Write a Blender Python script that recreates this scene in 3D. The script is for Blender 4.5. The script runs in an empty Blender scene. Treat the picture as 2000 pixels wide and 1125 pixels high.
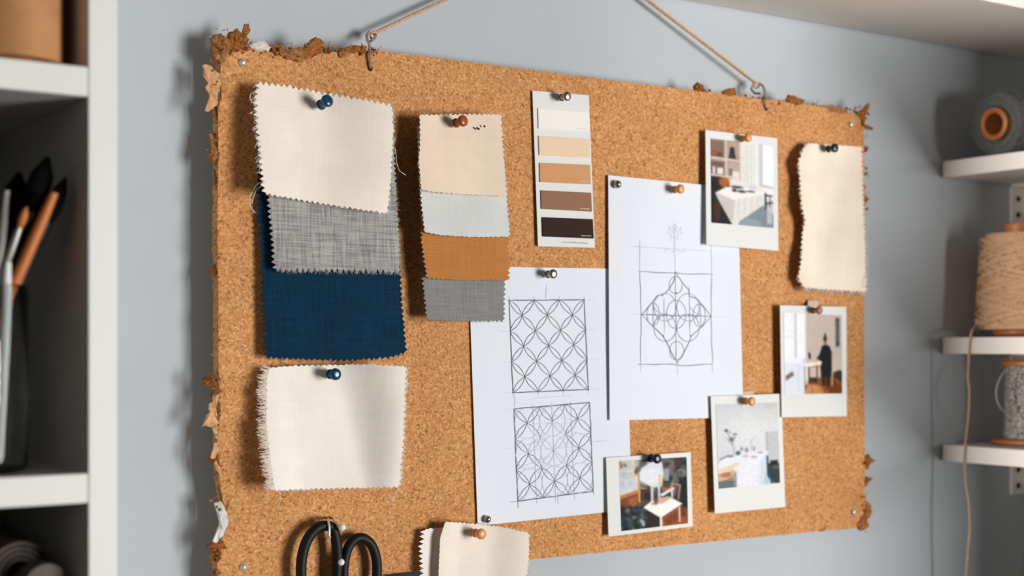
import bpy, bmesh, math, random
import numpy as np
from mathutils import Vector, Matrix
random.seed(7); np.random.seed(7)
scene = bpy.context.scene
COL = scene.collection

# ------------------------------------------------------------------ camera geometry
FPX, CX, HZ = 2865.0, 1000.0, 678.0           # focal length and horizon in a 2000x1125 frame
ANG = math.atan2(4247.0, FPX)                 # angle between view axis and the wall's run
F = Vector((math.cos(ANG), math.sin(ANG), 0)); R = Vector((math.sin(ANG), -math.cos(ANG), 0)); U = Vector((0, 0, 1))
TB = 0.027                                    # distance of the board's front from the wall
CAMZ = 1.40
def ray(u, v): return F + R * ((u - CX) / FPX) + U * ((HZ - v) / FPX)
_z = 1.1786
_tl = ray(428, 60) * _z
CAM = Vector((-_tl.x, -TB - _tl.y, CAMZ))
def atY(u, v, y):
    d = ray(u, v); return CAM + d * ((y - CAM.y) / d.y)
def atX(u, v, x):
    d = ray(u, v); return CAM + d * ((x - CAM.x) / d.x)
def atZ(u, v, z):
    d = ray(u, v); return CAM + d * ((z - CAM.z) / d.z)
def bp(u, v, off=0.0): return atY(u, v, -TB - off)   # a point 'off' metres in front of the cork

# ------------------------------------------------------------------ materials
def s2l(c):
    return tuple(((x / 255) / 12.92 if x / 255 <= .04045 else ((x / 255 + .055) / 1.055) ** 2.4) for x in c)
class NT:
    def __init__(s, name):
        s.m = bpy.data.materials.new(name); s.m.use_nodes = True
        s.t = s.m.node_tree; s.t.nodes.clear()
        s.out = s.n('ShaderNodeOutputMaterial'); s.b = s.n('ShaderNodeBsdfPrincipled')
        s.l(s.b.outputs[0], s.out.inputs[0])
    def n(s, ty, **k):
        nd = s.t.nodes.new(ty)
        for a, b in k.items(): setattr(nd, a, b)
        return nd
    def l(s, a, b): s.t.links.new(a, b)
    def coord(s, kind='Object', scale=(1, 1, 1), rot=(0, 0, 0)):
        tc = s.n('ShaderNodeTexCoord'); mp = s.n('ShaderNodeMapping')
        mp.inputs['Scale'].default_value = scale; mp.inputs['Rotation'].default_value = rot
        s.l(tc.outputs[kind], mp.inputs[0]); return mp.outputs[0]
    def noise(s, co, scale, detail=3, rough=.55):
        t = s.n('ShaderNodeTexNoise'); t.inputs['Scale'].default_value = scale
        t.inputs['Detail'].default_value = detail; t.inputs['Roughness'].default_value = rough
        s.l(co, t.inputs['Vector']); return t.outputs['Fac']
    def ramp(s, fac, stops, interp='LINEAR'):
        r = s.n('ShaderNodeValToRGB'); r.color_ramp.interpolation = interp
        e = r.color_ramp.elements
        while len(e) < len(stops): e.new(.5)
        for q, (p, c) in zip(e, stops): q.position = p; q.color = (*c, 1)
        s.l(fac, r.inputs[0]); return r.outputs[0]
    def mix(s, a, b, fac, mode='MIX'):
        x = s.n('ShaderNodeMix', data_type='RGBA', blend_type=mode)
        for i, val in ((0, fac), (6, a), (7, b)):
            if isinstance(val, (int, float)): x.inputs[i].default_value = val
            elif isinstance(val, tuple): x.inputs[i].default_value = (*val, 1)
            else: s.l(val, x.inputs[i])
        return x.outputs[2]
    def bump(s, h, strength=.3, dist=.001):
        b = s.n('ShaderNodeBump'); b.inputs['Strength'].default_value = strength; b.inputs['Distance'].default_value = dist
        s.l(h, b.inputs['Height']); s.l(b.outputs[0], s.b.inputs['Normal'])
    def col(s, c):
        if isinstance(c, tuple): s.b.inputs['Base Color'].default_value = (*c, 1)
        else: s.l(c, s.b.inputs['Base Color'])
    def set(s, **k):
        for a, v in k.items(): s.b.inputs[a.replace('_', ' ')].default_value = v
        return s
def plain(name, rgb, rough=.5, metal=0, var=.06, vscale=40, bump=0, spec=.5):
    t = NT(name); c = s2l(rgb); co = t.coord()
    f = t.noise(co, vscale, 4)
    t.col(t.ramp(f, [(.3, tuple(x * (1 - var) for x in c)), (.7, tuple(min(1, x * (1 + var)) for x in c))]))
    if bump: t.bump(f, bump, .002)
    t.set(Roughness=rough, Metallic=metal); t.b.inputs['Specular IOR Level'].default_value = spec; return t.m
def fabric(name, rgb, dark=.75, light=1.1, slub=.5, sc=1.0, bump=.35):
    """woven linen: uneven warp and weft threads, UVs are in metres"""
    t = NT(name); c = s2l(rgb)
    a = t.noise(t.coord('UV', (900 * sc, 28, 1)), 1, 4, .7); b = t.noise(t.coord('UV', (28, 900 * sc, 1)), 1, 4, .7)
    m = t.n('ShaderNodeMath', operation='ADD'); t.l(a, m.inputs[0]); t.l(b, m.inputs[1])
    h = t.n('ShaderNodeMath', operation='MULTIPLY'); t.l(m.outputs[0], h.inputs[0]); h.inputs[1].default_value = .5
    w = .06 + .1 * (1 - slub)
    cc = t.ramp(h.outputs[0], [(.5 - w, tuple(x * dark for x in c)), (.5, c), (.5 + w, tuple(min(1, x * light) for x in c))])
    big = t.noise(t.coord('UV', (1, 1, 1)), 30, 2)
    cc = t.mix(cc, t.ramp(big, [(.3, (.93,) * 3), (.7, (1,) * 3)]), 1.0, 'MULTIPLY')
    t.col(cc); t.bump(h.outputs[0], bump, .0012); t.set(Roughness=.95)
    t.b.inputs['Specular IOR Level'].default_value = .1
    t.b.inputs['Sheen Weight'].default_value = .08
    return t.m
def cork(name, tint=1.0):
    t = NT(name); co = t.coord('Object')
    nz = t.n('ShaderNodeTexNoise'); nz.inputs['Scale'].default_value = 160; nz.inputs['Detail'].default_value = 2
    t.l(co, nz.inputs['Vector'])
    wv = t.n('ShaderNodeVectorMath', operation='MULTIPLY_ADD'); wv.inputs[1].default_value = (.004,) * 3
    t.l(nz.outputs['Color'], wv.inputs[0]); t.l(co, wv.inputs[2])
    v = t.n('ShaderNodeTexVoronoi'); v.inputs['Scale'].default_value = 640; t.l(wv.outputs[0], v.inputs['Vector'])
    sp = t.n('ShaderNodeSeparateColor'); t.l(v.outputs['Color'], sp.inputs[0])
    k = lambda r: tuple(x * tint for x in s2l(r))
    c1 = t.ramp(sp.outputs[0], [(0, k((182, 124, 74))), (.3, k((199, 141, 87))), (.62, k((209, 151, 97))), (.9, k((220, 164, 111))), (1, k((231, 178, 128)))])
    n2 = t.noise(co, 520, 3, .6)
    c2 = t.mix(c1, t.ramp(n2, [(.3, (.7, .6, .5)), (.48, (1, 1, 1)), (.7, (1.04, 1.04, 1.02))]), .5, 'MULTIPLY')
    v2 = t.n('ShaderNodeTexVoronoi'); v2.inputs['Scale'].default_value = 520; t.l(wv.outputs[0], v2.inputs['Vector'])
    sp2 = t.n('ShaderNodeSeparateColor'); t.l(v2.outputs['Color'], sp2.inputs[0])
    spk = t.ramp(sp2.outputs[1], [(0, (1, 1, 1)), (.9, (1, 1, 1)), (.93, (.5, .38, .28)), (1, (.4, .28, .2))], 'LINEAR')
    c3 = t.mix(c2, spk, .55, 'MULTIPLY')
    big = t.noise(co, 14, 3)
    c4 = t.mix(c3, t.ramp(big, [(.3, (.86, .83, .8)), (.65, (1, 1, 1))]), 1.0, 'MULTIPLY')
    t.col(c4); t.bump(n2, .35, .0012); t.set(Roughness=.9); t.b.inputs['Specular IOR Level'].default_value = .15
    return t.m
def vcol(name, rough=.6):
    t = NT(name); a = t.n('ShaderNodeAttribute'); a.attribute_name = 'print'
    t.col(a.outputs['Color']); t.set(Roughness=rough); t.b.inputs['Specular IOR Level'].default_value = .08; return t.m

M = {}
M['wall'] = plain('grey_wall_paint', (180, 186, 190), .85, 0, .025, 9, .02, .15)
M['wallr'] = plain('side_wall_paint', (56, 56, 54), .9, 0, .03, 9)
M['white'] = plain('white_lacquer', (224, 224, 219), .45, 0, .015, 20)
M['offwhite'] = plain('white_board', (226, 220, 212), .6, 0, .02, 20)
M['underside'] = plain('warm_white_board', (238, 228, 219), .7, 0, .02, 20)
M['inner'] = plain('shade_dark_panel', (46, 42, 39), .8, 0, .05, 10)  # dark tone put on unseen bookcase panels to keep the compartments in shade
M['floor'] = plain('dark_floorboards', (80, 70, 62), .6, 0, .05, 5)
M['walll'] = plain('dark_side_wall', (60, 60, 58), .9)
M['ceil'] = plain('ceiling_paint', (84, 82, 80), .9)
M['cork'] = cork('cork'); M['corkdark'] = cork('torn_cork', .62); M['corklight'] = plain('torn_cork_skin', (222, 168, 120), .9, 0, .22, 220, .4)
M['corkbrown'] = plain('torn_cork_crumb', (166, 104, 54), .95, 0, .5, 420, 1.0, .1)
M['papertear'] = plain('torn_white_backing', (225, 222, 218), .9, 0, .08, 200)
M['steel'] = plain('steel', (206, 202, 197), .32, .55, .05, 60)
M['darksteel'] = plain('dull_steel_wire', (178, 158, 142), .35, .5, .1, 60)
M['hole'] = plain('dark_hole', (38, 22, 12), .9)
M['paper'] = plain('white_drawing_paper', (225, 229, 237), .85, 0, .012, 25, 0, .1)
M['photo'] = plain('instant_photo_border', (224, 224, 221), .7, 0, .01, 30, 0, .12)
M['tape'] = plain('cream_tape', (226, 205, 178), .6, 0, .04, 60)
M['graphite'] = plain('graphite_line', (92, 97, 104), .7, 0, .25, 300)
M['faint'] = plain('faint_pencil_line', (196, 200, 208), .8, 0, .06, 300)
M['mid'] = plain('soft_pencil_line', (140, 145, 158), .8, 0, .2, 300)
M['lav'] = plain('pale_violet_pencil', (209, 213, 230), .8, 0, .05, 300)
M['print'] = vcol('photographic_print')
M['cream'] = fabric('cream_linen', (240, 227, 213), .95, 1.03, .2, 1, .25)
M['cream2'] = fabric('ivory_linen', (243, 235, 225), .95, 1.03, .2, 1, .25)
M['peach'] = fabric('peach_linen', (238, 216, 194), .95, 1.03, .2, 1, .25)
M['sand'] = fabric('sand_linen', (243, 227, 208), .94, 1.03, .3)
M['greylinen'] = fabric('grey_linen', (158, 156, 153), .66, 1.28, .85, .6, .5)
M['navy'] = fabric('navy_linen', (10, 46, 70), .7, 1.25, .5, .6, .4)
M['pale'] = fabric('pale_grey_linen', (212, 213, 210), .94, 1.03, .4)
M['tan'] = fabric('tan_linen', (188, 124, 66), .85, 1.1, .5)
M['midgrey'] = fabric('mid_grey_linen', (136, 135, 132), .8, 1.15, .6, .8)
M['crthread'] = plain('cream_thread', (230, 217, 202), .95)
M['gythread'] = plain('grey_thread', (150, 148, 145), .95)
M['blue'] = plain('blue_plastic', (18, 62, 92), .22, 0, .03); M['navypl'] = plain('dark_navy_plastic', (16, 32, 48), .3, 0, .03)
M['brown'] = plain('brown_plastic', (150, 76, 30), .3, 0, .05); M['orange'] = plain('pale_wood_plastic', (214, 146, 88), .4, 0, .06, 200)
M['brownwood'] = plain('brown_wood', (158, 106, 70), .5, 0, .1, 200)
M['nickel'] = plain('satin_nickel', (172, 160, 146), .3, 1, .05); M['pearl'] = plain('white_pearl', (238, 232, 226), .2, 0, .02)
M['black'] = plain('black_plastic', (14, 14, 15), .55, 0, .1, 40, 0, .25); M['blackhair'] = plain('black_bristle', (16, 15, 15), .9, 0, .2, 200, 0, .1)
M['twine'] = plain('jute_twine', (204, 164, 128), .95, 0, .25, 500, .4)
M['orwood'] = plain('orange_wood', (190, 108, 46), .5, 0, .12, 60); M['spoolwood'] = plain('spool_wood', (172, 104, 56), .5, 0, .15, 60)
M['yarngrey'] = plain('grey_yarn', (84, 85, 84), .95, 0, .3, 300, .5); M['yarntan'] = plain('tan_yarn', (206, 164, 128), .95, 0, .2, 400, .4)
M['yarnbrown'] = plain('brown_yarn', (186, 134, 88), .6, 0, .12, 40, .4)
M['roll'] = plain('taupe_cloth', (84, 76, 70), .95, 0, .2, 60, .3); M['rollgrey'] = plain('warm_grey_cloth', (104, 97, 91), .95, 0, .15, 60, .3)
def twotone(name, a, b, sc):
    t = NT(name); co = t.coord('Object', (1, 1, .7)); f = t.noise(co, sc, 1)
    t.col(t.ramp(f, [(.44, s2l(a)), (.54, s2l(b))])); t.set(Roughness=.95); return t.m
M['braid'] = twotone('black_white_cord', (52, 52, 52), (196, 192, 184), 620)
def glass():
    t = NT('clear_glass'); t.col((.95, .98, .98)); t.set(Roughness=.02, IOR=1.46); t.b.inputs['Transmission Weight'].default_value = 1; return t.m
M['glass'] = glass()

# ------------------------------------------------------------------ mesh tools
ORG = {}
def tag(o, label=None, cat=None, group=None, kind=None):
    for k, v in (('label', label), ('category', cat), ('group', group), ('kind', kind)):
        if v: o[k] = v
    return o
def thing(name, loc, label, cat, group=None):
    o = bpy.data.objects.new(name, None); COL.objects.link(o); o.location = loc; ORG[o.name] = Vector(loc)
    o.empty_display_size = .02
    return tag(o, label, cat, group)
class MB:
    def __init__(s): s.v = []; s.f = []; s.mi = []; s.uv = {}; s.c = []
    def add(s, vs, fs, mi=0):
        b = len(s.v); s.v += [Vector(x) for x in vs]
        for f in fs: s.f.append([b + i for i in f]); s.mi.append(mi)
        return b
    def box(s, a, b, mi=0):
        x0, y0, z0 = [min(p, q) for p, q in zip(a, b)]; x1, y1, z1 = [max(p, q) for p, q in zip(a, b)]
        s.add([(x0, y0, z0), (x1, y0, z0), (x1, y1, z0), (x0, y1, z0), (x0, y0, z1), (x1, y0, z1), (x1, y1, z1), (x0, y1, z1)],
              [(0, 3, 2, 1), (4, 5, 6, 7), (0, 1, 5, 4), (1, 2, 6, 5), (2, 3, 7, 6), (3, 0, 4, 7)], mi)
    def tube(s, pts, r, n=8, mi=0, cap=True, closed=False):
        pts = [Vector(p) for p in pts]; m = len(pts)
        rs = r if isinstance(r, (list, tuple)) else [r] * m
        vs = []; fs = []; prev = None
        for i, p in enumerate(pts):
            if closed: t = pts[(i + 1) % m] - pts[i - 1]
            else: t = pts[min(i + 1, m - 1)] - pts[max(i - 1, 0)]
            if t.length < 1e-9: t = Vector((0, 0, 1))
            t.normalize()
            if prev is None:
                a = Vector((0, 0, 1)) if abs(t.z) < .9 else Vector((1, 0, 0)); nrm = t.cross(a).normalized()
            else:
                nrm = prev - t * prev.dot(t)
                nrm = nrm.normalized() if nrm.length > 1e-6 else t.orthogonal().normalized()
            prev = nrm; bn = t.cross(nrm)
            for k in range(n):
                an = 2 * math.pi * k / n; vs.append(p + (nrm * math.cos(an) + bn * math.sin(an)) * rs[i])
        for i in range(m if closed else m - 1):
            j = (i + 1) % m
            for k in range(n): q = (k + 1) % n; fs.append((i * n + k, i * n + q, j * n + q, j * n + k))
        if cap and not closed: fs.append(tuple(range(n))[::-1]); fs.append(tuple((m - 1) * n + k for k in range(n)))
        s.add(vs, fs, mi)
    def lathe(s, prof, o, ax=(0, 0, 1), n=32, mi=0, closed=False):
        """prof: list of (distance along axis, radius)"""
        ax = Vector(ax).normalized(); a = ax.orthogonal().normalized(); b = ax.cross(a); o = Vector(o)
        vs = []; fs = []; m = len(prof)
        for h, r in prof:
            for k in range(n):
                t = 2 * math.pi * k / n; vs.append(o + ax * h + (a * math.cos(t) + b * math.sin(t)) * max(r, 1e-5))
        for i in range(m if closed else m - 1):
            j = (i + 1) % m
            for k in range(n): q = (k + 1) % n; fs.append((i * n + k, i * n + q, j * n + q, j * n + k))
        if not closed: fs.append(tuple(range(n))[::-1]); fs.append(tuple((m - 1) * n + k for k in range(n)))
        s.add(vs, fs, mi)
    def ball(s, c, r, n=14, mi=0):
        pr = [(-r * math.cos(math.pi * i / n), r * math.sin(math.pi * i / n)) for i in range(n + 1)]
        s.lathe(pr, c, (0, -1, 0), 18, mi)
    def build(s, name, mats, parent=None, origin=None, smooth=True, bevel=0, uv=None, print_cols=None, angle=40):
        o0 = ORG[parent.name] if parent else (Vector(origin) if origin is not None else sum(s.v, Vector()) / len(s.v))
        me = bpy.data.meshes.new(name); me.from_pydata([tuple(v - o0) for v in s.v], [], s.f)
        for m in (mats if isinstance(mats, (list, tuple)) else [mats]): me.materials.append(m)
        me.polygons.foreach_set('material_index', s.mi)
        bm = bmesh.new(); bm.from_mesh(me); bmesh.ops.recalc_face_normals(bm, faces=bm.faces[:])
        if uv is not None:
            L = bm.loops.layers.uv.new('UVMap')
            for f in bm.faces:
                for lp in f.loops: lp[L].uv = uv[lp.vert.index]
        bm.to_mesh(me); bm.free()
        if print_cols is not None:
            at = me.color_attributes.new('print', 'FLOAT_COLOR', 'POINT')
            at.data.foreach_set('color', np.concatenate([print_cols, np.ones((len(print_cols), 1))], 1).astype(np.float32).ravel())
        me.polygons.foreach_set('use_smooth', [bool(smooth)] * len(me.polygons))
        ob = bpy.data.objects.new(name, me); COL.objects.link(ob)
        if smooth:
            try: me.set_sharp_from_angle(angle=math.radians(angle))
            except Exception: pass
        if parent: ob.parent = parent
        else: ob.location = o0
        ORG[ob.name] = o0
        if bevel:
            b = ob.modifiers.new('bevel', 'BEVEL'); b.width = bevel; b.segments = 2; b.limit_method = 'ANGLE'
        return ob
def single(o, label, cat, group=None): return tag(o, label, cat, group)
def struct(o): o['kind'] = 'structure'; return o
def lerp2(a, b, t): return (a[0] + (b[0] - a[0]) * t, a[1] + (b[1] - a[1]) * t)
def polyat(pl, t):
    """point at fraction t (by length) of a pixel polyline"""
    ls = [math.dist(a, b) for a, b in zip(pl, pl[1:])]; T = sum(ls); d = t * T
    for (a, b, l) in zip(pl, pl[1:], ls):
        if d <= l or (a, b) == (pl[-2], pl[-1]): return lerp2(a, b, min(1, d / max(l, 1e-9)))
        d -= l
    return pl[-1]
def coons(top, bot, left, right):
    c00, c10, c01, c11 = top[0], top[-1], bot[0], bot[-1]
    def P(s, t):
        a, b, c, d = polyat(top, s), polyat(bot, s), polyat(left, t), polyat(right, t)
        return tuple((1 - t) * a[i] + t * b[i] + (1 - s) * c[i] + s * d[i]
                     - ((1 - s) * (1 - t) * c00[i] + s * (1 - t) * c10[i] + (1 - s) * t * c01[i] + s * t * c11[i]) for i in (0, 1))
    return P
def sheet(name, P, off, nx, ny, thick, mat, parent=None, origin=None, zig=None, jit=0, bevel=0):
    """thin sheet pinned on the board. P maps (s,t) to the board, off(s,t) its distance from the cork.
    zig = (top, right, bottom, left) tooth heights in frame units."""
    rnd = random.Random(name + str(nx)); vs = []; uv = []
    for j in range(ny + 1):
        for i in range(nx + 1):
            s, t = i / nx, j / ny; u, v = P(s, t)
            if zig:
                k = lambda n: (1 if n % 2 else -1) * rnd.uniform(.6, 1.15)
                if j == 0: v -= zig[0] * k(i)
                if j == ny: v += zig[2] * k(i)
                if i == nx: u += zig[1] * k(j)
                if i == 0: u -= zig[3] * k(j)
            vs.append(bp(u + rnd.uniform(-jit, jit), v + rnd.uniform(-jit, jit), off(s, t)))
    n = len(vs); w = nx + 1
    uv = [(p.x, p.z) for p in vs]
    back = [p + Vector((0, thick, 0)) for p in vs]
    fs = []
    for j in range(ny):
        for i in range(nx):
            a = j * w + i; q = (a, a + 1, a + 1 + w, a + w); fs.append(q); fs.append(tuple(n + x for x in q[::-1]))
    rim = [i for i in range(w)] + [j * w + nx for j in range(1, ny + 1)] + [ny * w + i for i in range(nx - 1, -1, -1)] + [j * w for j in range(ny - 1, 0, -1)]
    for a, b in zip(rim, rim[1:] + rim[:1]): fs.append((b, a, n + a, n + b))
    mb = MB(); mb.add(vs + back, fs)
    return mb.build(name, mat, parent, origin, True, bevel, uv=uv + uv, angle=70)
def quadP(c):   # corners TL TR BR BL
    return lambda s, t: lerp2(lerp2(c[0], c[1], s), lerp2(c[3], c[2], s), t)
def rag(outline, off0, off1, thick, rough=2.0, seed=0, step=6):
    """ragged torn piece from an outline at the board's edge; off runs from off0 to off1 with curl"""
    rnd = random.Random(seed); pts = []
    for a, b in zip(outline, outline[1:] + outline[:1]):
        k = max(1, int(math.dist(a, b) / step))
        for i in range(k):
            p = lerp2(a, b, i / k); pts.append((p[0] + rnd.uniform(-rough, rough), p[1] + rnd.uniform(-rough, rough)))
    cx = sum(p[0] for p in pts) / len(pts); cy = sum(p[1] for p in pts) / len(pts)
    mx = max(math.dist(p, (cx, cy)) for p in pts)
    n = len(pts); mb = MB()
    rings = [1.0, .66, .33]; vs = []
    for back in (0, 1):
        for ri, rr in enumerate(rings):
            for p in pts:
                q = (cx + (p[0] - cx) * rr, cy + (p[1] - cy) * rr)
                w = .5 + .5 * ((q[0] - cx) + (q[1] - cy) * .6) / mx
                vs.append(bp(q[0], q[1], off0 + (off1 - off0) * w + rnd.uniform(-.0005, .0005)) + Vector((0, (thick * (1.25 - .5 * rr)) * back, 0)))
        vs.append(bp(cx, cy, (off0 + off1) / 2 + rnd.uniform(-.0003, .0006)) + Vector((0, thick * 1.2 * back, 0)))
    K = len(rings) * n + 1; fs = []
    for back in (0, 1):
        for ri in range(len(rings) - 1):
            for i in range(n):
                j = (i + 1) % n; fs.append((back * K + ri * n + i, back * K + ri * n + j, back * K + (ri + 1) * n + j, back * K + (ri + 1) * n + i))
        for i in range(n): fs.append((back * K + (len(rings) - 1) * n + i, back * K + (len(rings) - 1) * n + (i + 1) % n, back * K + K - 1))
    for i in range(n): fs.append((i, (i + 1) % n, K + (i + 1) % n, K + i))
    mb.add(vs, fs); return mb

# ------------------------------------------------------------------ the setting
X0, X1, Y0, H = -6.0, 0.0, -4.2, 2.6
XS = atY(1838, 316, 0).x            # left faces of the little shelves, where they meet the wall
XW = XS + .25                       # right-hand wall
b = MB(); b.box((X0, 0, 0), (XW + .12, .1, H)); struct(b.build('wall_back', M['wall'], origin=(0, 0, 0), smooth=False))
b = MB()
WY0, WY1, WZ0, WZ1 = -.70, -3.8, .3, 2.1
b.box((XW, 0, 0), (XW + .12, WY0, H)); b.box((XW, WY1, 0), (XW + .12, Y0, H))
b.box((XW, WY0, 0), (XW + .12, WY1, WZ0)); b.box((XW, WY0, WZ1), (XW + .12, WY1, H))
struct(b.build('wall_right', M['wallr'], origin=(XW, 0, 0), smooth=False))
b = MB()
for y in (WY0, (WY0 + WY1) / 2 + .025, WY1 + .05): b.box((XW + .03, y, WZ0), (XW + .09, y - .05, WZ1))
for z in (WZ0, WZ1 - .05): b.box((XW + .03, WY0, z), (XW + .09, WY1, z + .05))
struct(b.build('window_1', M['white'], origin=(XW, WY0, WZ0), smooth=False))
b = MB(); b.box((X0, .1, -.1), (XW + .12, Y0, 0)); struct(b.build('floor', M['floor'], origin=(0, 0, 0), smooth=False))
b = MB(); b.box((X0, .1, H), (XW + .12, Y0, H + .1)); struct(b.build('ceiling', M['ceil'], origin=(0, 0, H), smooth=False))
b = MB(); b.box((X0 - .1, .1, 0), (X0, Y0, H)); struct(b.build('wall_left', M['walll'], origin=(X0, 0, 0), smooth=False))

# ------------------------------------------------------------------ bookcase at the left
YF = -.22
pl, pr = atY(172, 130, YF), atY(230, 130, YF)
z1t, z1b = pl.z, atY(172, 189, YF).z
z2t, z2b = atY(172, 924, YF).z, atY(172, 993, YF).z
TH = z1t - z1b; GAP = z1t - z2t
XL = pl.x - .16
bc = thing('bookcase', ((XL + pr.x) / 2, -.11, 0), 'white open-shelf bookcase at the left edge, against the grey wall', 'bookcase')
topz = z1t + GAP + .0
b = MB(); b.box((pl.x, YF, 0), (pr.x, -.002, topz)); b.build('side_panel', M['white'], bc, smooth=False, bevel=.0012)
b = MB(); b.box((XL - TH - .25, YF - .09, 0), (XL, -.002, topz)); b.build('side_panel', M['inner'], bc, smooth=False, bevel=.0012)  # unseen left side, made deep and thick to block the lamp from the left
zz = topz
while zz > .1:
    b = MB(); b.box((XL, YF, zz - TH), (pl.x, -.010, zz)); b.build('shelf', M['white'], bc, smooth=False, bevel=.0012); zz -= GAP
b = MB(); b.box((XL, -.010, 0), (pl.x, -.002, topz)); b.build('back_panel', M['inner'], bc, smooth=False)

# big spool of brown thread on the upper shelf
c = atY(19, 100, -.184); r = .0325
sp = thing('thread_spool', (c.x, c.y, z1t), 'large spool of brown thread on the upper shelf of the bookcase', 'spool')
b = MB(); b.lathe([(0, .022), (.003, .025), (.1, .025), (.102, .031), (.106, .029)], (c.x, c.y, z1t), n=40); b.build('spool_core', M['spoolwood'], sp)
b = MB(); prof = []
for k in range(47):
    prof += [(.0035 + k * .00205, r - .0006), (.0045 + k * .00205, r)]
b.lathe([(.003, .02)] + prof + [(.1, .02)], (c.x, c.y, z1t), n=48); b.build('wound_thread', M['yarnbrown'], sp)

# glass jar of brushes on the lower shelf
jc = atY(-54, 900, -.177); jr = .034; jh = .118
b = MB(); t = .0022
b.lathe([(0, jr * .4), (0, jr - .002), (.003, jr), (jh - .003, jr), (jh, jr - t / 2), (jh - .002, jr - t), (.006, jr - t), (.005, jr * .4)], (jc.x, jc.y, z2t + .0006), n=48)
single(b.build('glass_jar', M['glass'], origin=(jc.x, jc.y, z2t)), 'clear glass jar holding paint brushes on the lower shelf of the bookcase', 'jar')
def brush(topuv, y, fx, fy, rad, hm, headm, headlen, headr, label, ferr=True):
    """top seen at topuv in depth y; foot at (fx, fy) from the jar's axis, resting on the glass"""
    a = atY(topuv[0], topuv[1], y); foot = Vector((jc.x + fx, jc.y + fy, z2t + .0085))
    d = (a - foot).normalized(); L = (a - foot).length
    o = thing('paint_brush', foot, label, 'brush', 'brushes in the glass jar')
    hl = L - headlen
    b = MB(); b.lathe([(0, rad * .4), (.004, rad * .8), (hl * .6, rad * 1.05), (hl * .9, rad), (hl, rad * .75)], foot, d, 14); b.build('handle', hm, o)
    if headlen > 0:
        if ferr:
            b = MB(); b.lathe([(hl - .014, rad * 1.0), (hl - .012, rad * 1.12), (hl + .002, headr * .75), (hl + .003, headr * .7)], foot, d, 14); b.build('ferrule', M['black'], o)
        b = MB(); b.lathe([(hl, headr * .6), (hl + headlen * .35, headr), (hl + headlen * .7, headr * .85), (L, headr * .15)], foot, d, 16); b.build('bristles', headm, o)
    return o
brush((106, 376), -0.2056, -0.0208, 0.0017, .0036, M['orwood'], None, 0, 0, 'thick orange wooden handle leaning out of the jar, longest of the bare handles')
brush((80, 384), -0.1715, -0.0014, 0.0002, .0024, M['orwood'], None, 0, 0, 'thin orange wooden handle just behind the thick orange one in the jar')
brush((52, 404), -0.1981, -0.0164, 0.0153, .0026, M['steel'], M['orwood'], .014, .0030, 'grey metal handle with an orange tip in the jar', False)
brush((14, 372), -0.1748, 0.0071, 0.0192, .0026, M['offwhite'], None, 0, 0, 'tall white handle at the left edge of the photo in the jar')
brush((15, 512), -0.2006, 0.0095, -0.0260, .0029, M['white'], None, 0, 0, 'short white stick added at the front of the jar as its bright highlight')  # white stick added for the bright glint along the glass
brush((94, 306), -0.1861, -0.0090, 0.0133, .0030, M['black'], M['blackhair'], .040, .0085, 'black brush with a fat round head, tallest in the jar')
brush((129, 346), -0.1980, -0.0147, 0.0076, .0028, M['black'], M['blackhair'], .034, .0056, 'black brush with a narrow head leaning furthest right in the jar')
brush((38, 336), -0.1653, 0.0059, 0.0265, .0030, M['black'], M['blackhair'], .036, .0085, 'black round-headed brush left of the tallest brush in the jar')

# rolled cloth in the bottom opening
for (u, v, y, rr, m, lab) in ((66, 1122, -.17, .0145, 'rollgrey', 'warm grey roll of cloth under the lower bookcase shelf, right of the taupe roll'),
                              (16, 1108, -.15, .021, 'roll', 'taupe roll of cloth under the lower bookcase shelf at the photo edge')):
    p = atY(u, v, y); zf = z2t - GAP
    b = MB(); pts = []
    for k in range(90):
        a = k / 90 * 2 * math.pi * 3.5; q = rr * (.45 + .55 * k / 90); pts.append((q * math.cos(a), q * math.sin(a)))
    vs = []; y0, y1 = y - .03, -.02
    for q in (y0, y1):
        for s_ in (1, 0): 
            for (x_, z_) in pts:
                k2 = 1 if s_ else max(.1, 1 - .0022 / max(math.hypot(x_, z_), 1e-4)); vs.append((p.x + x_ * k2, q, p.z + z_ * k2))
    n = len(pts); fs = []
    for i in range(n - 1):
        fs += [(i, i + 1, n + i + 1, n + i), (2 * n + i, 3 * n + i, 3 * n + i + 1, 2 * n + i + 1), (i, 2 * n + i, 2 * n + i + 1, i + 1), (n + i, n + i + 1, 3 * n + i + 1, 3 * n + i)]
    b.add(vs, fs)
    o = b.build('cloth_roll', M[m], origin=(p.x, y, p.z)); single(o, lab, 'cloth roll', 'rolled cloth in the bookcase')
    o['roll_r'] = rr
    ROLLZ = p.z - rr
# box they lie on
bx = atY(-60, 1150, -.2)
zb_top = min(atY(66, 1122, -.17).z - .0145, atY(16, 1108, -.15).z - .021) - .0003
for o in [o for o in bpy.data.objects if o.name.startswith('cloth_roll')]:
    o.location.z -= (o.location.z - o['roll_r']) - (zb_top + .0003); del o['roll_r']
b = MB(); b.box((XL + .006, YF + .015, z2t - GAP + .0005), (pl.x - .012, -.015, zb_top)); single(b.build('storage_box', M['roll'], smooth=False, bevel=.003), 'brown storage box under the cloth rolls in the bookcase', 'box')

# ------------------------------------------------------------------ shelf overhead
zT = atY(1332, 0, 0).z; ft = atZ(1920, 0, zT)
xa = atY(1296, -6, 0).x
ts = thing('overhead_shelf', ((xa + XW) / 2, ft.y / 2, zT), 'deep white shelf running overhead at the top right', 'shelf')
b = MB(); b.box((xa, ft.y, zT), (XW - .001, -.001, zT + .028)); b.build('shelf_board', M['underside'], ts, smooth=False, bevel=.0012)

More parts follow.
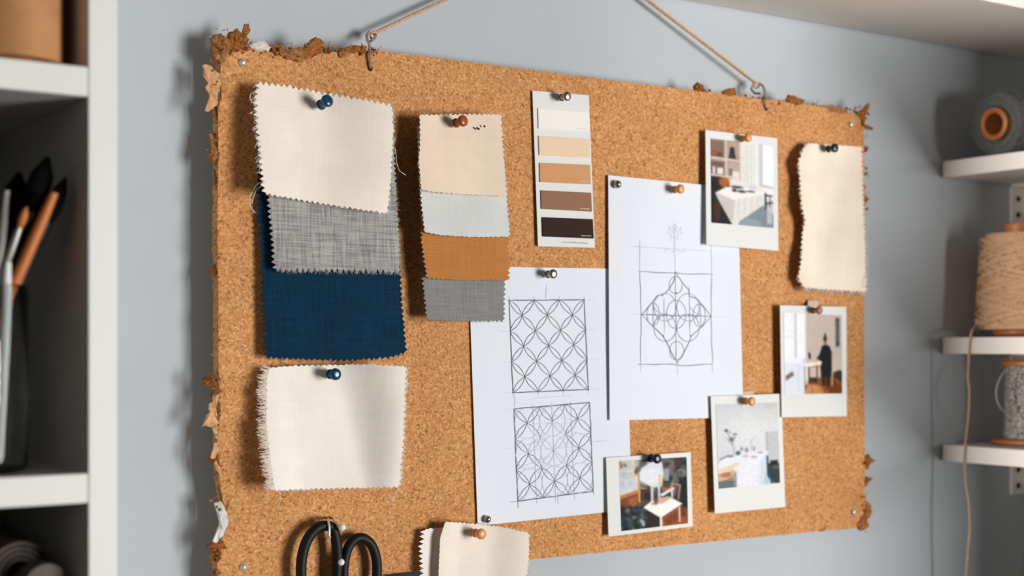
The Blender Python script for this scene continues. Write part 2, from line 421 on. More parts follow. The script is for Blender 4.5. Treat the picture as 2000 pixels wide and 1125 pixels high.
# ------------------------------------------------------------------ three little shelves on the right
SH = []
for (vt, vb, lab) in ((316, 348, 'topmost of the three small white shelves at the right, carrying the grey yarn cone'),
                      (659, 691, 'middle of the three small white shelves at the right, carrying the tan yarn cone'),
                      (868, 900, 'lowest of the three small white shelves at the right, carrying the braided cord spool')):
    zt, zb = atY(1838, vt, 0).z, atY(1838, vb, 0).z; SH.append(zt)
    o = thing('wall_shelf', ((XS + XW) / 2, -.25, zb), lab, 'shelf', 'small shelves in the right corner')
    b = MB(); b.box((XS, -.55, zb), (XW - .001, -.002, zt)); b.build('shelf_board', M['offwhite'], o, smooth=False, bevel=.0008)
    xb0, xb1 = atY(1972, 900, 0).x, atY(2004, 900, 0).x; hb = .046
    b = MB()
    b.box((xb0, -.0025, zb - hb), (xb1, -.0005, zb - .0005)); b.box((xb0, -.16, zb - .0025), (xb1, -.0005, zb - .0003))
    xm = xb1 - .004
    b.add([(xm, -.002, zb - hb + .006), (xm, -.15, zb - .002), (xm, -.002, zb - .002), (xm + .002, -.002, zb - hb + .006), (xm + .002, -.15, zb - .002), (xm + .002, -.002, zb - .002)],
          [(0, 1, 2), (3, 5, 4), (0, 3, 4, 1), (1, 4, 5, 2), (2, 5, 3, 0)])
    br = b.build('bracket', M['offwhite'], o, smooth=False)
    for q in (.36, .78):
        b = MB(); b.lathe([(0, .0036), (.0012, .0032), (.0018, .002)], ((xb0 + xm) / 2 - .001, -.0025, zb - hb * q), (0, -1, 0), 16); b.build('screw', M['hole'], br)

def winding(b, base, ax, prof, turns, wraps, rad, seed=0, n=5, step=26):
    """yarn laid criss-cross over a turned body"""
    rnd = random.Random(seed); ax = Vector(ax).normalized(); a = ax.orthogonal().normalized(); c_ = ax.cross(a)
    def R_(h):
        for (h0, r0), (h1, r1) in zip(prof, prof[1:]):
            if h0 <= h <= h1: return r0 + (r1 - r0) * (h - h0) / max(1e-9, h1 - h0)
        return prof[-1][1]
    h0, h1 = prof[0][0], prof[-1][0]; th = 0; pts = []
    for w in range(wraps):
        up = w % 2 == 0; lift = rnd.uniform(.0, .0012); sk = rnd.uniform(.02, .1); tw = turns * rnd.uniform(.8, 1.2)
        for i in range(int(tw * step)):
            f = i / (tw * step); f = f if up else 1 - f
            h = h0 + (h1 - h0) * (sk * .5 + f * (1 - sk)); th += 2 * math.pi / step
            pts.append(Vector(base) + ax * h + (a * math.cos(th) + c_ * math.sin(th)) * (R_(h) + lift + rnd.uniform(0, .0003)))
    b.tube(pts, rad, n)

# grey yarn cone lying down, tube opening toward the room
yg = -.062; nearc = atY(1945, 246, yg); rn, rf, Lg = .0365, .0475, .13
nearc.z = SH[0] + rn + .0012; farc = Vector((nearc.x + Lg, yg, SH[0] + rf + .0012)); axg = (farc - nearc).normalized()
o = thing('yarn_cone', (nearc.x + Lg / 2, yg, SH[0]), 'grey yarn cone lying on its side on the topmost right shelf', 'yarn cone')
b = MB(); prof = [(.0, rn - .004), (.004, rn), (Lg * .95, rf - .001), (Lg, rf - .006)]
b.lathe([(Lg * .8, .0185), (.003, .0186), (-.001, .023), (.000, .030)] + prof, nearc, axg, 56)
winding(b, nearc, axg, [(.004, rn - .0002), (Lg * .95, rf - .001)], 2.2, 44, .0011, 3)
for k in range(12):    # rounds of yarn lying over the end
    q = .021 + k * .00125; aa = axg.orthogonal().normalized(); cc = axg.cross(aa)
    b.tube([nearc + axg * (.0008 - .0012 + .0016 * abs(k - 5) / 6) + (aa * math.cos(t_) + cc * math.sin(t_)) * (q + .0006 * math.sin(3 * t_ + k)) for t_ in [2 * math.pi * i / 40 for i in range(40)]], .0007, 5, closed=True)
b.build('wound_yarn', M['yarngrey'], o)
b = MB(); b.lathe([(-.004, .0125), (-.006, .0150), (-.004, .0182), (Lg, .0182), (Lg, .0125)], nearc, axg, 40, closed=True); b.build('cardboard_core', M['spoolwood'], o)

# tan yarn cone standing
yt = -.054; tc = atY(1990, 655, yt); zt = SH[1]
o = thing('yarn_cone', (tc.x, tc.y, zt), 'tan yarn cone standing on the middle right shelf, its loose end trailing down', 'yarn cone')
b = MB(); b.lathe([(0, .026), (.004, .030), (.007, .030), (.012, .02), (.118, .014), (.127, .0175), (.131, .0165), (.131, .008)], (tc.x, tc.y, zt + .0004), n=40); b.build('wooden_core', M['spoolwood'], o)
prof = [(.009, .044), (.013, .0462), (.11, .0402), (.116, .039)]
b = MB(); b.lathe([(.0085, .02), (.009, .043)] + prof + [(.12, .036), (.121, .016)], (tc.x, tc.y, zt), n=48)
winding(b, (tc.x, tc.y, zt), (0, 0, 1), [(.012, .0474), (.117, .0412)], 1.5, 34, .0014, 5)
b.build('wound_yarn', M['yarntan'], o)
tail = [(1904, 632, -.06), (1897, 655, -.058), (1893, 680, -.056)]
tl = [Vector((tc.x - .0405, tc.y + .027, zt + .022)), Vector((tc.x - .0412, tc.y + .0272, zt + .014))]
yy = -.06
for (u, v) in ((1898, 645), (1893, 672), (1892, 700), (1890, 735), (1893, 765), (1892, 800), (1889, 835), (1885, 868), (1883, 900), (1886, 945), (1892, 985), (1894, 1030), (1890, 1075), (1886, 1125), (1884, 1190)):
    tl.append(atX(u, v, XS - .003))
fine = []
for i in range(len(tl) - 1):
    for k in range(4): fine.append(tl[i].lerp(tl[i + 1], k / 4))
fine.append(tl[-1])
b = MB(); b.tube(fine, .0011, 6); b.build('loose_yarn_end', M['yarntan'], o)

# braided cord spool
ys = -.056; sc_ = atY(2010, 866, ys); zs = SH[2]
o = thing('cord_spool', (sc_.x, sc_.y, zs), 'wooden spool of black and white braided cord on the lowest right shelf', 'spool')
b = MB(); b.lathe([(.0002, .040), (.002, .043), (.005, .043), (.007, .040), (.007, .018)], (sc_.x, sc_.y, zs), n=44); b.build('bottom_flange', M['spoolwood'], o)
b = MB(); b.lathe([(.091, .018), (.091, .029), (.093, .031), (.096, .031), (.098, .028), (.098, .006)], (sc_.x, sc_.y, zs), n=44); b.build('top_flange', M['spoolwood'], o)
b = MB(); b.lathe([(.007, .016), (.007, .0265), (.091, .0245), (.091, .016)], (sc_.x, sc_.y, zs), n=40)
pts = []
for i in range(30 * 22):
    t_ = 2 * math.pi * i / 30; h = .0085 + .081 * i / (30 * 22); pts.append((sc_.x + (.0268 - .002 * h / .09) * math.cos(t_), sc_.y + (.0268 - .002 * h / .09) * math.sin(t_), zs + h))
b.tube(pts, [.0019 + .0005 * math.sin(i * 1.9) for i in range(len(pts))], 7)
b.build('wound_cord', M['braid'], o)
b = MB(); lp = [(1966, 722), (1956, 733), (1948, 750), (1945, 768), (1948, 785), (1955, 798), (1965, 806), (1976, 809)]
b.tube([atY(u, v, ys - .012) for u, v in lp], .0009, 6); b.build('cord_loop', M['gythread'], o)

# ------------------------------------------------------------------ the cork board
BT = .011
bc_ = bp(1000, 1097)
board = thing('cork_board', (bc_.x, -TB + BT / 2, bc_.z), 'large cork notice board with ragged torn edges hanging on the grey wall', 'notice board')
out = [(432, 118), (436, 98), (452, 88), (484, 93), (520, 99), (540, 106), (560, 103), (590, 111), (606, 114), (622, 104), (650, 101), (672, 105), (700, 100), (735, 99), (800, 106), (878, 116), (1000, 132), (1200, 157), (1360, 173+4), (1488, 193), (1600, 208), (1650, 215), (1676, 226), (1687, 232),
       (1688, 300), (1688, 500), (1689, 800), (1689, 1000), (1684, 1022), (1676, 1031), (1600, 1038), (1370, 1060), (1035, 1093), (800, 1117), (430, 1153), (424, 1100), (433, 1090), (430, 1040), (441, 1020), (437, 985), (428, 930), (426, 860), (430, 800), (427, 700), (426, 560), (425, 430), (427, 300), (426, 210), (433, 190), (430, 150)]
rnd = random.Random(3); pts = []
for a, c in zip(out, out[1:] + out[:1]):
    k = max(1, int(math.dist(a, c) / 7))
    for i in range(k):
        p = lerp2(a, c, i / k); pts.append((p[0] + rnd.uniform(-.8, .8), p[1] + rnd.uniform(-.8, .8)))
fr = [bp(*p) for p in pts]; n = len(fr)
bk = [p + Vector((0, BT, 0)) for p in fr]
b = MB(); b.add(fr + bk, [tuple(range(n)), tuple(range(n, 2 * n))[::-1]] + [(i, (i + 1) % n, n + (i + 1) % n, n + i) for i in range(n)])
panel = b.build('cork_panel', M['cork'], board, smooth=False)

def hook(pts_loop, stem_top, stem_bot):
    b = MB(); P = [bp(u, v, o_) for u, v, o_ in pts_loop]; f = []
    for i in range(len(P) - 1):
        for k in range(3): f.append(P[i].lerp(P[i + 1], k / 3))
    f.append(P[-1]); b.tube(f, .0013, 8)
    b.tube([bp(*stem_top), bp(stem_bot[0], stem_bot[1], .0016), bp(stem_bot[0], stem_bot[1] + 1, -.002)], .0011, 8)
    o = b.build('hanging_hook', M['darksteel'], board)
    h_ = MB(); h_.lathe([(0, .0024), (.0006, .0022), (.0008, .001)], bp(stem_bot[0], stem_bot[1] + 2, 0), (0, -1, 0), 14); h_.build('hook_hole', M['hole'], o)
hook([(722, 104, .003), (722, 94, .001), (721, 85, -.004), (717, 77, -.010), (716, 69, -.013), (722, 62, -.014), (731, 63, -.0135), (734, 70, -.012), (730, 77, -.010), (724, 80, -.007)], (722, 104, .003), (723, 132))
hook([(1495, 196, .003), (1494, 188, .001), (1494, 177, -.005), (1490, 168, -.010), (1482, 162, -.013), (1472, 164, -.014), (1467, 174, -.013), (1474, 182, -.011), (1485, 183, -.008)], (1495, 196, .003), (1496, 210))
for i, (u, v) in enumerate(((473, 122), (1661, 243), (1666, 1000), (475, 1108))):
    b = MB(); b.lathe([(-.002, .003), (.0, .0034), (.0012, .0031), (.0022, .0019), (.0026, .0004)], bp(u, v), (0, -1, 0), 20); b.build('corner_tack', M['steel'], board)

# torn cork along the edges
TORN = [
 # (outline, off0, off1, thick, roughness, material)
 ([(414, 70), (430, 66), (446, 74), (452, 92), (436, 120), (420, 118), (416, 96)], -.004, .004, .006, 3, 'corkdark'),
 ([(440, 84), (446, 68), (462, 58), (474, 62), (484, 72), (486, 92), (466, 98), (448, 98)], -.002, .007, .005, 3, 'corkbrown'),
 ([(466, 80), (474, 62), (478, 48), (486, 46), (488, 60), (482, 78), (478, 92)], .0, .006, .003, 1.6, 'corkbrown'),
 ([(482, 88), (500, 82), (514, 80), (530, 92), (524, 100), (500, 98)], -.003, .003, .002, 2, 'papertear'),
 ([(522, 90), (540, 86), (560, 94), (590, 96), (600, 108), (560, 112), (535, 108)], -.002, .005, .003, 3, 'corkdark'),
 ([(556, 96), (580, 94), (596, 92), (608, 78), (622, 72), (634, 84), (632, 98), (612, 112), (590, 118), (566, 110)], .0, .007, .004, 3.2, 'corkbrown'),
 ([(545, 104), (575, 108), (600, 116), (588, 122), (560, 112)], .002, .005, .002, 2.4, 'corkdark'),
 ([(660, 98), (680, 92), (700, 88), (716, 92), (716, 102), (690, 104), (668, 106)], -.002, .003, .003, 2, 'corkbrown'),
 ([(664, 100), (672, 98), (680, 104), (674, 112), (664, 110)], .001, .003, .002, 2, 'corkdark'),
 ([(396, 128), (404, 124), (416, 134), (430, 146), (432, 166), (426, 186), (424, 206), (412, 216), (402, 218), (412, 196), (408, 180), (402, 170), (410, 158), (400, 150)], -.004, .007, .002, 1.8, 'corklight'),
 ([(410, 206), (420, 200), (428, 214), (426, 240), (418, 226)], -.006, .001, .004, 2, 'corkdark'),
 ([(408, 262), (418, 258), (427, 268), (427, 310), (416, 318), (408, 300), (414, 284)], -.007, .002, .005, 2.6, 'corkdark'),
 ([(418, 330), (427, 330), (428, 372), (420, 364)], -.007, .001, .004, 2, 'corkdark'),
 ([(412, 520), (422, 516), (428, 524), (427, 542), (412, 540)], -.007, .001, .004, 2.4, 'corkbrown'),
 ([(398, 738), (408, 728), (418, 734), (414, 746), (424, 756), (434, 764), (426, 772), (410, 756), (396, 750)], -.004, .007, .0025, 2, 'corkbrown'),
 ([(426, 760), (432, 772), (424, 786), (422, 806), (428, 826), (414, 832), (396, 832), (402, 818), (410, 804), (406, 794), (416, 784), (416, 772)], -.003, .008, .002, 1.8, 'corklight'),
 ([(414, 832), (426, 828), (432, 850), (428, 880), (418, 898), (410, 894), (418, 876), (422, 852)], -.003, .006, .002, 1.4, 'corklight'),
 ([(406, 892), (416, 884), (424, 892), (420, 904), (410, 902)], -.002, .005, .003, 2, 'corkbrown'),
 ([(416, 896), (420, 896), (430, 914), (436, 930), (432, 934), (424, 920)], .0, .004, .0015, 1, 'corklight'),
 ([(424, 930), (436, 936), (446, 962), (448, 990), (440, 1000), (430, 970)], -.006, .002, .004, 2.4, 'corkdark'),
 ([(418, 982), (432, 978), (442, 998), (446, 1022), (436, 1046), (422, 1062), (416, 1058), (428, 1036), (430, 1016), (426, 998)], -.002, .009, .0025, 1.2, 'papertear'),
 ([(404, 1066), (416, 1056), (436, 1058), (442, 1072), (424, 1074)], -.002, .006, .003, 2.2, 'corkbrown'),
 ([(412, 1076), (440, 1072), (446, 1110), (440, 1150), (416, 1150), (420, 1100)], -.008, .001, .006, 3, 'corkdark'),
 ([(1354, 166), (1362, 162), (1376, 168), (1374, 178), (1358, 178)], -.002, .003, .003, 2, 'corkbrown'),
 ([(1412, 176), (1424, 172), (1436, 170), (1438, 184), (1416, 188)], -.002, .003, .003, 2, 'corkbrown'),
 ([(1536, 194), (1540, 184), (1556, 188), (1572, 196), (1566, 204), (1544, 202)], -.001, .004, .003, 2, 'corkbrown'),
 ([(1514, 198), (1524, 194), (1524, 204), (1514, 204)], -.002, .002, .003, 1.4, 'corkdark'),
 ([(1600, 206), (1622, 206), (1650, 212), (1654, 220), (1624, 218)], -.001, .003, .003, 2, 'corkdark'),
 ([(1668, 217), (1680, 217), (1688, 212), (1693, 204), (1699, 201), (1700, 206), (1697, 214), (1692, 221), (1690, 234), (1688, 246), (1682, 230)], -.002, .004, .003, .9, 'corkbrown'),
 ([(1688, 244), (1706, 248), (1706, 254), (1690, 252)], -.004, .001, .003, 1.4, 'corkbrown'),
 ([(1688, 284), (1698, 288), (1692, 296), (1688, 296)], -.004, .001, .003, 1.4, 'corkbrown'),
 ([(1686, 378), (1698, 388), (1692, 398), (1688, 404)], -.004, .001, .003, 1.4, 'corkbrown'),
 ([(1688, 890), (1698, 886), (1702, 896), (1712, 900), (1700, 906), (1694, 918), (1688, 918)], -.004, .003, .003, 1.8, 'corkbrown'),
 ([(1688, 930), (1704, 934), (1696, 942), (1690, 950)], -.004, .002, .003, 1.6, 'corkbrown'),
 ([(1690, 976), (1698, 984), (1704, 1002), (1698, 1010), (1690, 1034), (1680, 1032), (1672, 1024), (1684, 1012)], -.003, .005, .004, 2.4, 'corkbrown'),
 ([(1664, 1024), (1678, 1014), (1690, 1008), (1696, 1030), (1684, 1038)], -.003, .003, .004, 2.4, 'corkdark'),
 ([(1600, 1030), (1614, 1028), (1612, 1036), (1602, 1038)], .0, .001, .002, 1.4, 'corkdark'),
]
for i, (ol, o0, o1, th, ro, m) in enumerate(TORN):
    o = rag(ol, o0, o1, th, ro, i, 5).build('torn_flake', M[m], board, smooth=True, angle=75)
    if m == 'papertear': o['label'] = 'white torn scrap of backing paper'
    if m == 'corklight': o['label'] = 'pale peeling skin of cork'
b = MB(); rnd = random.Random(11)    # fine crumbs and hair-like fibres along the torn edges
for k in range(330):
    e = rnd.random()
    if e < .45: u, v = rnd.uniform(415, 735), 0; v = 100 + .02 * (u - 430) * .5 + rnd.uniform(-8, 6)
    elif e < .75: u, v = rnd.uniform(414, 430), rnd.uniform(100, 1125)
    elif e < .9: u, v = rnd.uniform(1686, 1694), rnd.choice([rnd.uniform(230, 420), rnd.uniform(870, 1030)])
    else: u = rnd.uniform(1350, 1680); v = 173 + .128 * (u - 1350) + rnd.uniform(-3, 3)
    p = bp(u, v, rnd.uniform(-.007, .002)); r_ = rnd.uniform(.0006, .0019)
    if rnd.random() < .3: b.tube([p, p + Vector((rnd.uniform(-.004, .004), -.002, rnd.uniform(-.001, .005))), p + Vector((rnd.uniform(-.007, .007), -.003, rnd.uniform(-.002, .008)))], [.0004, .0003, .0002], 5)
    else: b.lathe([(-r_, r_ * .2), (-r_ * .5, r_ * rnd.uniform(.6, 1)), (r_ * .4, r_ * rnd.uniform(.6, 1.1)), (r_, r_ * .3)], p, (rnd.uniform(-1, 1), rnd.uniform(-1, 1), rnd.uniform(-1, 1) + .01), 6)
for k in range(240):
    z = rnd.choice(['tl', 'tl', 'left', 'left2', 'top', 'tr', 'br', 'bl'])
    u, v = {'tl': (rnd.gauss(448, 22), rnd.gauss(82, 12)), 'left': (rnd.gauss(420, 5), rnd.uniform(110, 330)), 'left2': (rnd.gauss(423, 6), rnd.uniform(735, 1000)), 'top': (rnd.uniform(500, 735), rnd.gauss(102, 6)),
            'tr': (rnd.gauss(1684, 6), rnd.gauss(222, 8)), 'br': (rnd.gauss(1688, 6), rnd.gauss(1010, 16)), 'bl': (rnd.gauss(424, 6), rnd.uniform(1060, 1130))}[z]
    p = bp(u, v, rnd.uniform(-.006, .004)); q = [p]
    d = Vector((rnd.gauss(0, 1), rnd.gauss(0, .6), rnd.gauss(0, 1))).normalized() * rnd.uniform(.0012, .0035)
    e = d.cross(Vector((rnd.gauss(0, 1), rnd.gauss(0, 1), rnd.gauss(0, 1)))).normalized() * rnd.uniform(.0004, .0014)
    h_ = d.cross(e).normalized() * rnd.uniform(.0003, .0009)
    b.add([p - d, p + e, p + d * rnd.uniform(.6, 1.2), p - e * rnd.uniform(.5, 1.2), p + h_, p - h_], [(0, 1, 4), (1, 2, 4), (2, 3, 4), (3, 0, 4), (1, 0, 5), (2, 1, 5), (3, 2, 5), (0, 3, 5)])
tag(b.build('cork_crumbs', M['corkbrown'], board, smooth=False), kind='stuff')

# twine over a nail above the frame
nail = atY(1113, -112, -.0085)
b = MB(); b.lathe([(-.02, .0012), (.0125, .0012), (.0127, .0032), (.014, .003)], (nail.x, -.0005, nail.z - .0015), (0, -1, 0), 16); 
single(b.build('wall_nail', M['steel']), 'nail in the wall holding the twine above the cork board', 'nail')
def twist(b, P0, P1, r=.0009, pitch=.006):
    d = P1 - P0; L = d.length; d.normalize(); a = d.orthogonal().normalized(); c = d.cross(a); k = int(L / pitch * 8)
    for ph in (0, 2 * math.pi / 3, 4 * math.pi / 3):
        b.tube([P0 + d * (L * i / k) + (a * math.cos(ph + i / 8 * 2 * math.pi) + c * math.sin(ph + i / 8 * 2 * math.pi)) * r * .95 for i in range(k + 1)], r, 5)
b = MB(); n0 = nail + Vector((0, 0, .0015))
e0 = bp(729, 66, -.0135); e1 = bp(1478, 164, -.0135)
twist(b, n0, e0); twist(b, n0, e1)
for e, dx in ((e0, -1), (e1, 1)):       # loops knotted round the hook wire
    b.tube([e + Vector((math.cos(t_) * .0028, -.001 * math.sin(t_), math.sin(t_) * .0028 - .0015)) for t_ in [2 * math.pi * i / 14 for i in range(14)]], .0009, 6, closed=True)
rnd = random.Random(2)
for k in range(26):
    for e in (e0, e1):
        p = n0.lerp(e, rnd.random()); b.tube([p, p + Vector((rnd.uniform(-.004, .004), rnd.uniform(-.003, .001), rnd.uniform(-.004, .004)))], .00018, 4)
single(b.build('hanging_twine', M['twine'], origin=n0), 'jute twine running from the two hooks of the cork board up out of view', 'twine')

# ------------------------------------------------------------------ drawings
def paper(corners, off, name, label, curl=.0):
    base = [bp(*p, off) for p in corners]; org = (base[2] + base[3]) / 2
    o = thing(name, org, label, 'drawing', 'drawings pinned to the cork board')
    P = quadP(corners)
    fn = lambda s, t: off + curl * (max(0, abs(s - .5) * 2 - .55) ** 2) * (t ** 1.5) + .0006 * math.sin(s * 5 + t * 3)
    sheet('sheet', P, fn, 24, 30, .0003, M['paper'], o); return o, P, fn
def inv_off(corners, fn):
    """offset of the paper under a frame position (bilinear inverse, few steps)"""
    P = quadP(corners)
    def g(u, v):
        s = t = .5
        for _ in range(8):
            p = P(s, t); ex, ey = u - p[0], v - p[1]
            a = P(s + .01, t); c = P(s, t + .01)
            j = [(a[0] - p[0]) / .01, (c[0] - p[0]) / .01, (a[1] - p[1]) / .01, (c[1] - p[1]) / .01]
            D = j[0] * j[3] - j[1] * j[2]
            s += (ex * j[3] - ey * j[1]) / D; t += (ey * j[0] - ex * j[2]) / D
        return fn(s, t)
    return g
class Ink:
    def __init__(s, g, b=None, mi=0): s.b = b or MB(); s.g = g; s.mi = mi
    def line(s, pl, w=.0005, wob=.4, seg=14, taper=True):
        P = []
        rnd = random.Random(str(pl[0]) + str(pl[-1]))
        pts = []
        for a, c in zip(pl, pl[1:]):
            k = max(1, int(math.dist(a, c) / seg)); pts += [lerp2(a, c, i / k) for i in range(k)]
        pts.append(pl[-1])
        for i, (u, v) in enumerate(pts):
            j = 0 if i in (0, len(pts) - 1) else wob
            u += rnd.uniform(-j, j); v += rnd.uniform(-j, j); P.append(bp(u, v, s.g(u, v) + .00028))
        L = []; Rr = []
        for i, p in enumerate(P):
            d = P[min(i + 1, len(P) - 1)] - P[max(0, i - 1)]; nn = Vector((-d.z, 0, d.x))
            if nn.length < 1e-9: nn = Vector((1, 0, 0))
            nn.normalize(); ww = w * (rnd.uniform(.75, 1.15)) * .5
            if taper and i in (0, len(P) - 1): ww *= .5
            L.append(p + nn * ww); Rr.append(p - nn * ww)
        n = len(P); vs = L + Rr; fs = [(i, i + 1, n + i + 1, n + i) for i in range(n - 1)]
        # a film of graphite with a little body
        vs2 = [v + Vector((0, .00012, 0)) for v in vs]
        m = len(vs); fs = fs + [tuple(m + x for x in f[::-1]) for f in fs] + [(i + 1, i, m + i, m + i + 1) for i in range(n - 1)] + [(n + i, n + i + 1, m + n + i + 1, m + n + i) for i in range(n - 1)]
        s.b.add(vs + vs2, fs, s.mi)
    def dot(s, p, r=.0009):
        q = [bp(p[0], p[1], s.g(*p) + .0003)]; b = q[0]
        s.b.lathe([(-.0001, r), (.00012, r * .8)], b, (0, -1, 0), 8, s.mi)
def bez(a, b, bul, n=8):
    """arc from a to b bulging sideways by bul of its length"""
    dx, dy = b[0] - a[0], b[1] - a[1]; out = []
    for i in range(n + 1):
        t = i / n; k = 4 * t * (1 - t) * bul; out.append((a[0] + dx * t - dy * k, a[1] + dy * t + dx * k))
    return out

pc1 = [(915, 520), (1221, 525), (1234, 995), (933, 1027)]
p1, P1, f1 = paper(pc1, .0012, 'drawing_sheet', 'white sheet with two pencilled petal-lattice squares one above the other', .004)
g1 = inv_off(pc1, f1)
ink = Ink(g1); fa = Ink(g1, ink.b, 1)
A = [(994.5, 586.5), (1141, 585.5), (1149.5, 761), (1002, 767)]; Q = quadP(A)
ink.line(A + [A[0]], .0010)
for i in range(3):
    for j in range(3):
        ce = Q((i + .5) / 3, (j + .5) / 3); ink.dot(ce)
        for (di, dj) in ((0, 0), (1, 0), (0, 1), (1, 1)):
            co = Q((i + di) / 3, (j + dj) / 3)
            for sgn in (1, -1): ink.line(bez(co, ce, .115 * sgn), .0006, .25, 30)
for i in range(4):
    for j in range(4): ink.dot(Q(i / 3, j / 3), .0008)
    p = Q(i / 3, 0); fa.line([(p[0], p[1] - 8), p], .0006); p = Q(i / 3, 1); fa.line([p, (p[0] + .5, p[1] + 8)], .0006)
for j in range(4):
    p = Q(0, j / 3); fa.line([(p[0] - 22, p[1] + 1), p], .0007); p = Q(1, j / 3); fa.line([p, (p[0] + 22, p[1] - 1)], .0007)
fa.line([(1068, 555), (1066, 584)], .0005)
B = [(1004, 798.6), (1152, 786), (1159, 959.5), (1011.4, 979)]; Q = quadP(B)
ink.line(B + [B[0]], .0010); rnd = random.Random(9)
ink.line([(1011.4, 979), (1012, 992)], .0008); ink.line([(1011.4, 979), (997, 981)], .0008); ink.line([(1159, 959.5), (1160, 966)], .0007)
N_ = 3
for i in range(N_):
    for j in range(N_):
        ce = Q((i + .5) / N_, (j + .5) / N_); ink.dot(ce, .0008)
        for (di, dj) in ((0, 0), (1, 0), (0, 1), (1, 1)):
            co = Q((i + di) / N_, (j + dj) / N_)
            inner = (0.15 < (i + .5 + di * .5 - .25) / N_ < .7 and .1 < (j + .5 + dj * .5 - .25) / N_ < .6)
            for sgn in (1, -1):
                k = (fa if (inner and rnd.random() < .65) else ink)
                k.line(bez(co, ce, rnd.uniform(.09, .17) * sgn), .00055, .5, 24)
        if rnd.random() < .75:
            (fa).line([Q((i + .5) / N_ + .17 * math.cos(t_), (j + .5) / N_ + .17 * math.sin(t_)) for t_ in [2 * math.pi * k / 18 for k in range(19)]], .0006, .3, 30)
for k in range(9):
    a = (rnd.uniform(.02, .3), rnd.uniform(.0, .75)); c = (a[0] + rnd.uniform(.3, .66), a[1] + rnd.uniform(-.1, .25)); fa.line([Q(*a), Q(min(.98, c[0]), min(.98, max(.02, c[1])))], .0005)
for s in (.25, .5, .75): fa.line([Q(s, -.03), Q(s, 1.06)], .0005)
fa.line([(985, 876), (1012, 874)], .0008); fa.line([(1155, 864), (1187, 860)], .0008); fa.line([(1005, 770), (1006, 798)], .0006); fa.line([(1089, 962), (1090, 985)], .0006); fa.line([(985, 800), (1004, 798)], .0006)
fa.line([(1040, 778), (1120, 772)], .0005)
ink.b.build('pencil_drawing', [M['graphite'], M['faint']], p1, smooth=False)

pc2 = [(1188, 342), (1441, 368), (1452, 815), (1191, 821)]
p2, P2, f2 = paper(pc2, .0030, 'drawing_sheet', 'white sheet with one pencilled diamond inside a square, overlapping the lattice drawing', .0035)
g2 = inv_off(pc2, f2); ink = Ink(g2); fa = Ink(g2, ink.b, 1); mi = Ink(g2, ink.b, 2); lv = Ink(g2, ink.b, 3)
S = [(1250, 530.4), (1390, 535), (1392, 711.7), (1251, 710.8)]; Q = quadP(S)
mi.line([(1247, 530), (1319, 534), (1393, 536)], .0010, .9); mi.line([S[1], (1389, 620), S[2]], .0007, .8); mi.line([(1246, 712), (1300, 711), (1330, 714), (1393, 711)], .0010, .9); mi.line([S[3], (1252, 620), S[0]], .0008, .8)
T_, R__, B_, L_ = (1319.5, 532), (1389, 618), (1322.8, 708), (1254, 614.6); C_ = (1321, 616)
def scal(a, b, n, bul):
    for i in range(n): ink.line(bez(lerp2(a, b, i / n), lerp2(a, b, (i + 1) / n), bul, 6), .0008, .6, 20)
scal(T_, (1293, 577), 1, -.12); ink.line([(1293, 577), (1285, 577), (1276, 588), (1254, 614.6)], .0008, 1)
ink.line([T_, (1334, 554), (1345, 566), (1347, 578), (1362, 584), (1378, 602), R__], .0008, .8); ink.line([L_, (1272, 634), (1294, 655), (1302, 668), (1312, 690), B_], .0009, .8); ink.line([R__, (1372, 637), (1352, 656), (1344, 672), (1332, 696), B_], .0008, .8)
ink.line([L_, C_, R__], .0008, .5)
for p in (T_, R__, B_, L_, (1301, 615), (1346, 616), (1321, 572), (1321, 645), (1294, 577), (1296, 656), (1349, 656)): ink.dot(p, .0009)
ci = lambda c, rx, ry, k, a0=0, a1=360: k.line([(c[0] + rx * math.cos(math.radians(t)), c[1] + ry * math.sin(math.radians(t))) for t in np.linspace(a0, a1, 22)], .0007, .25, 30)
for c, rx, ry in (((1321, 614), 19, 28), ((1299, 600), 22, 27), ((1344, 600), 22, 27), ((1299, 640), 22, 27), ((1344, 640), 22, 27), ((1320, 557), 13, 17), ((1322, 685), 14, 18), ((1276, 614), 12, 22), ((1366, 616), 12, 22)): ci(c, rx, ry, mi)
for x0, x1 in ((1275, 1301), (1346, 1370)): mi.line(bez((x0, 595), (x1, 615), .15), .0006); mi.line(bez((x0, 636), (x1, 616), -.15), .0006)
mi.line([(1319, 528), (1321, 706)], .0007, .4); mi.line([(1275, 590), (1276, 640)], .0006); mi.line([(1368, 594), (1369, 640)], .0006); mi.line([(1297, 582), (1298, 650)], .0005); mi.line([(1346, 560), (1348, 655)], .0005)
fa.line([(1232, 613), (1254, 614.6)], .0007); fa.line([(1389, 618), (1425, 619)], .0007); fa.line([(1318, 440), (1319, 530)], .0006); fa.line([(1323, 712), (1324, 732)], .0007)
fa.line([(1232, 481), (1300, 485), (1390, 491)], .0007); fa.line([(1250, 470), (1250, 530)], .0006); fa.line([(1251, 712), (1252, 726)], .0006); fa.line([(1389, 478), (1390, 535)], .0005); fa.line([(1391, 712), (1392, 728)], .0006); fa.line([(1390, 535), (1402, 536)], .0006)
for a_ in range(7): lv.line(bez((1318, 452), (1318 + 15 * math.cos(a_ * .9 + .3), 452 + 15 * math.sin(a_ * .9 + .3)), .22), .0007); lv.line(bez((1318, 452), (1318 + 15 * math.cos(a_ * .9 + .3), 452 + 15 * math.sin(a_ * .9 + .3)), -.22), .0007)
for a_ in range(5): lv.line(bez((1300 + a_ * 9, 492), (1308 + a_ * 9, 488), .4 if a_ % 2 else -.4), .0007)
lv.line([(1316, 437), (1319, 500)], .0009); lv.line([(1306, 447), (1331, 455)], .0009); lv.line([(1300, 484), (1344, 492)], .0012); lv.line([(1310, 470), (1330, 466)], .0009)
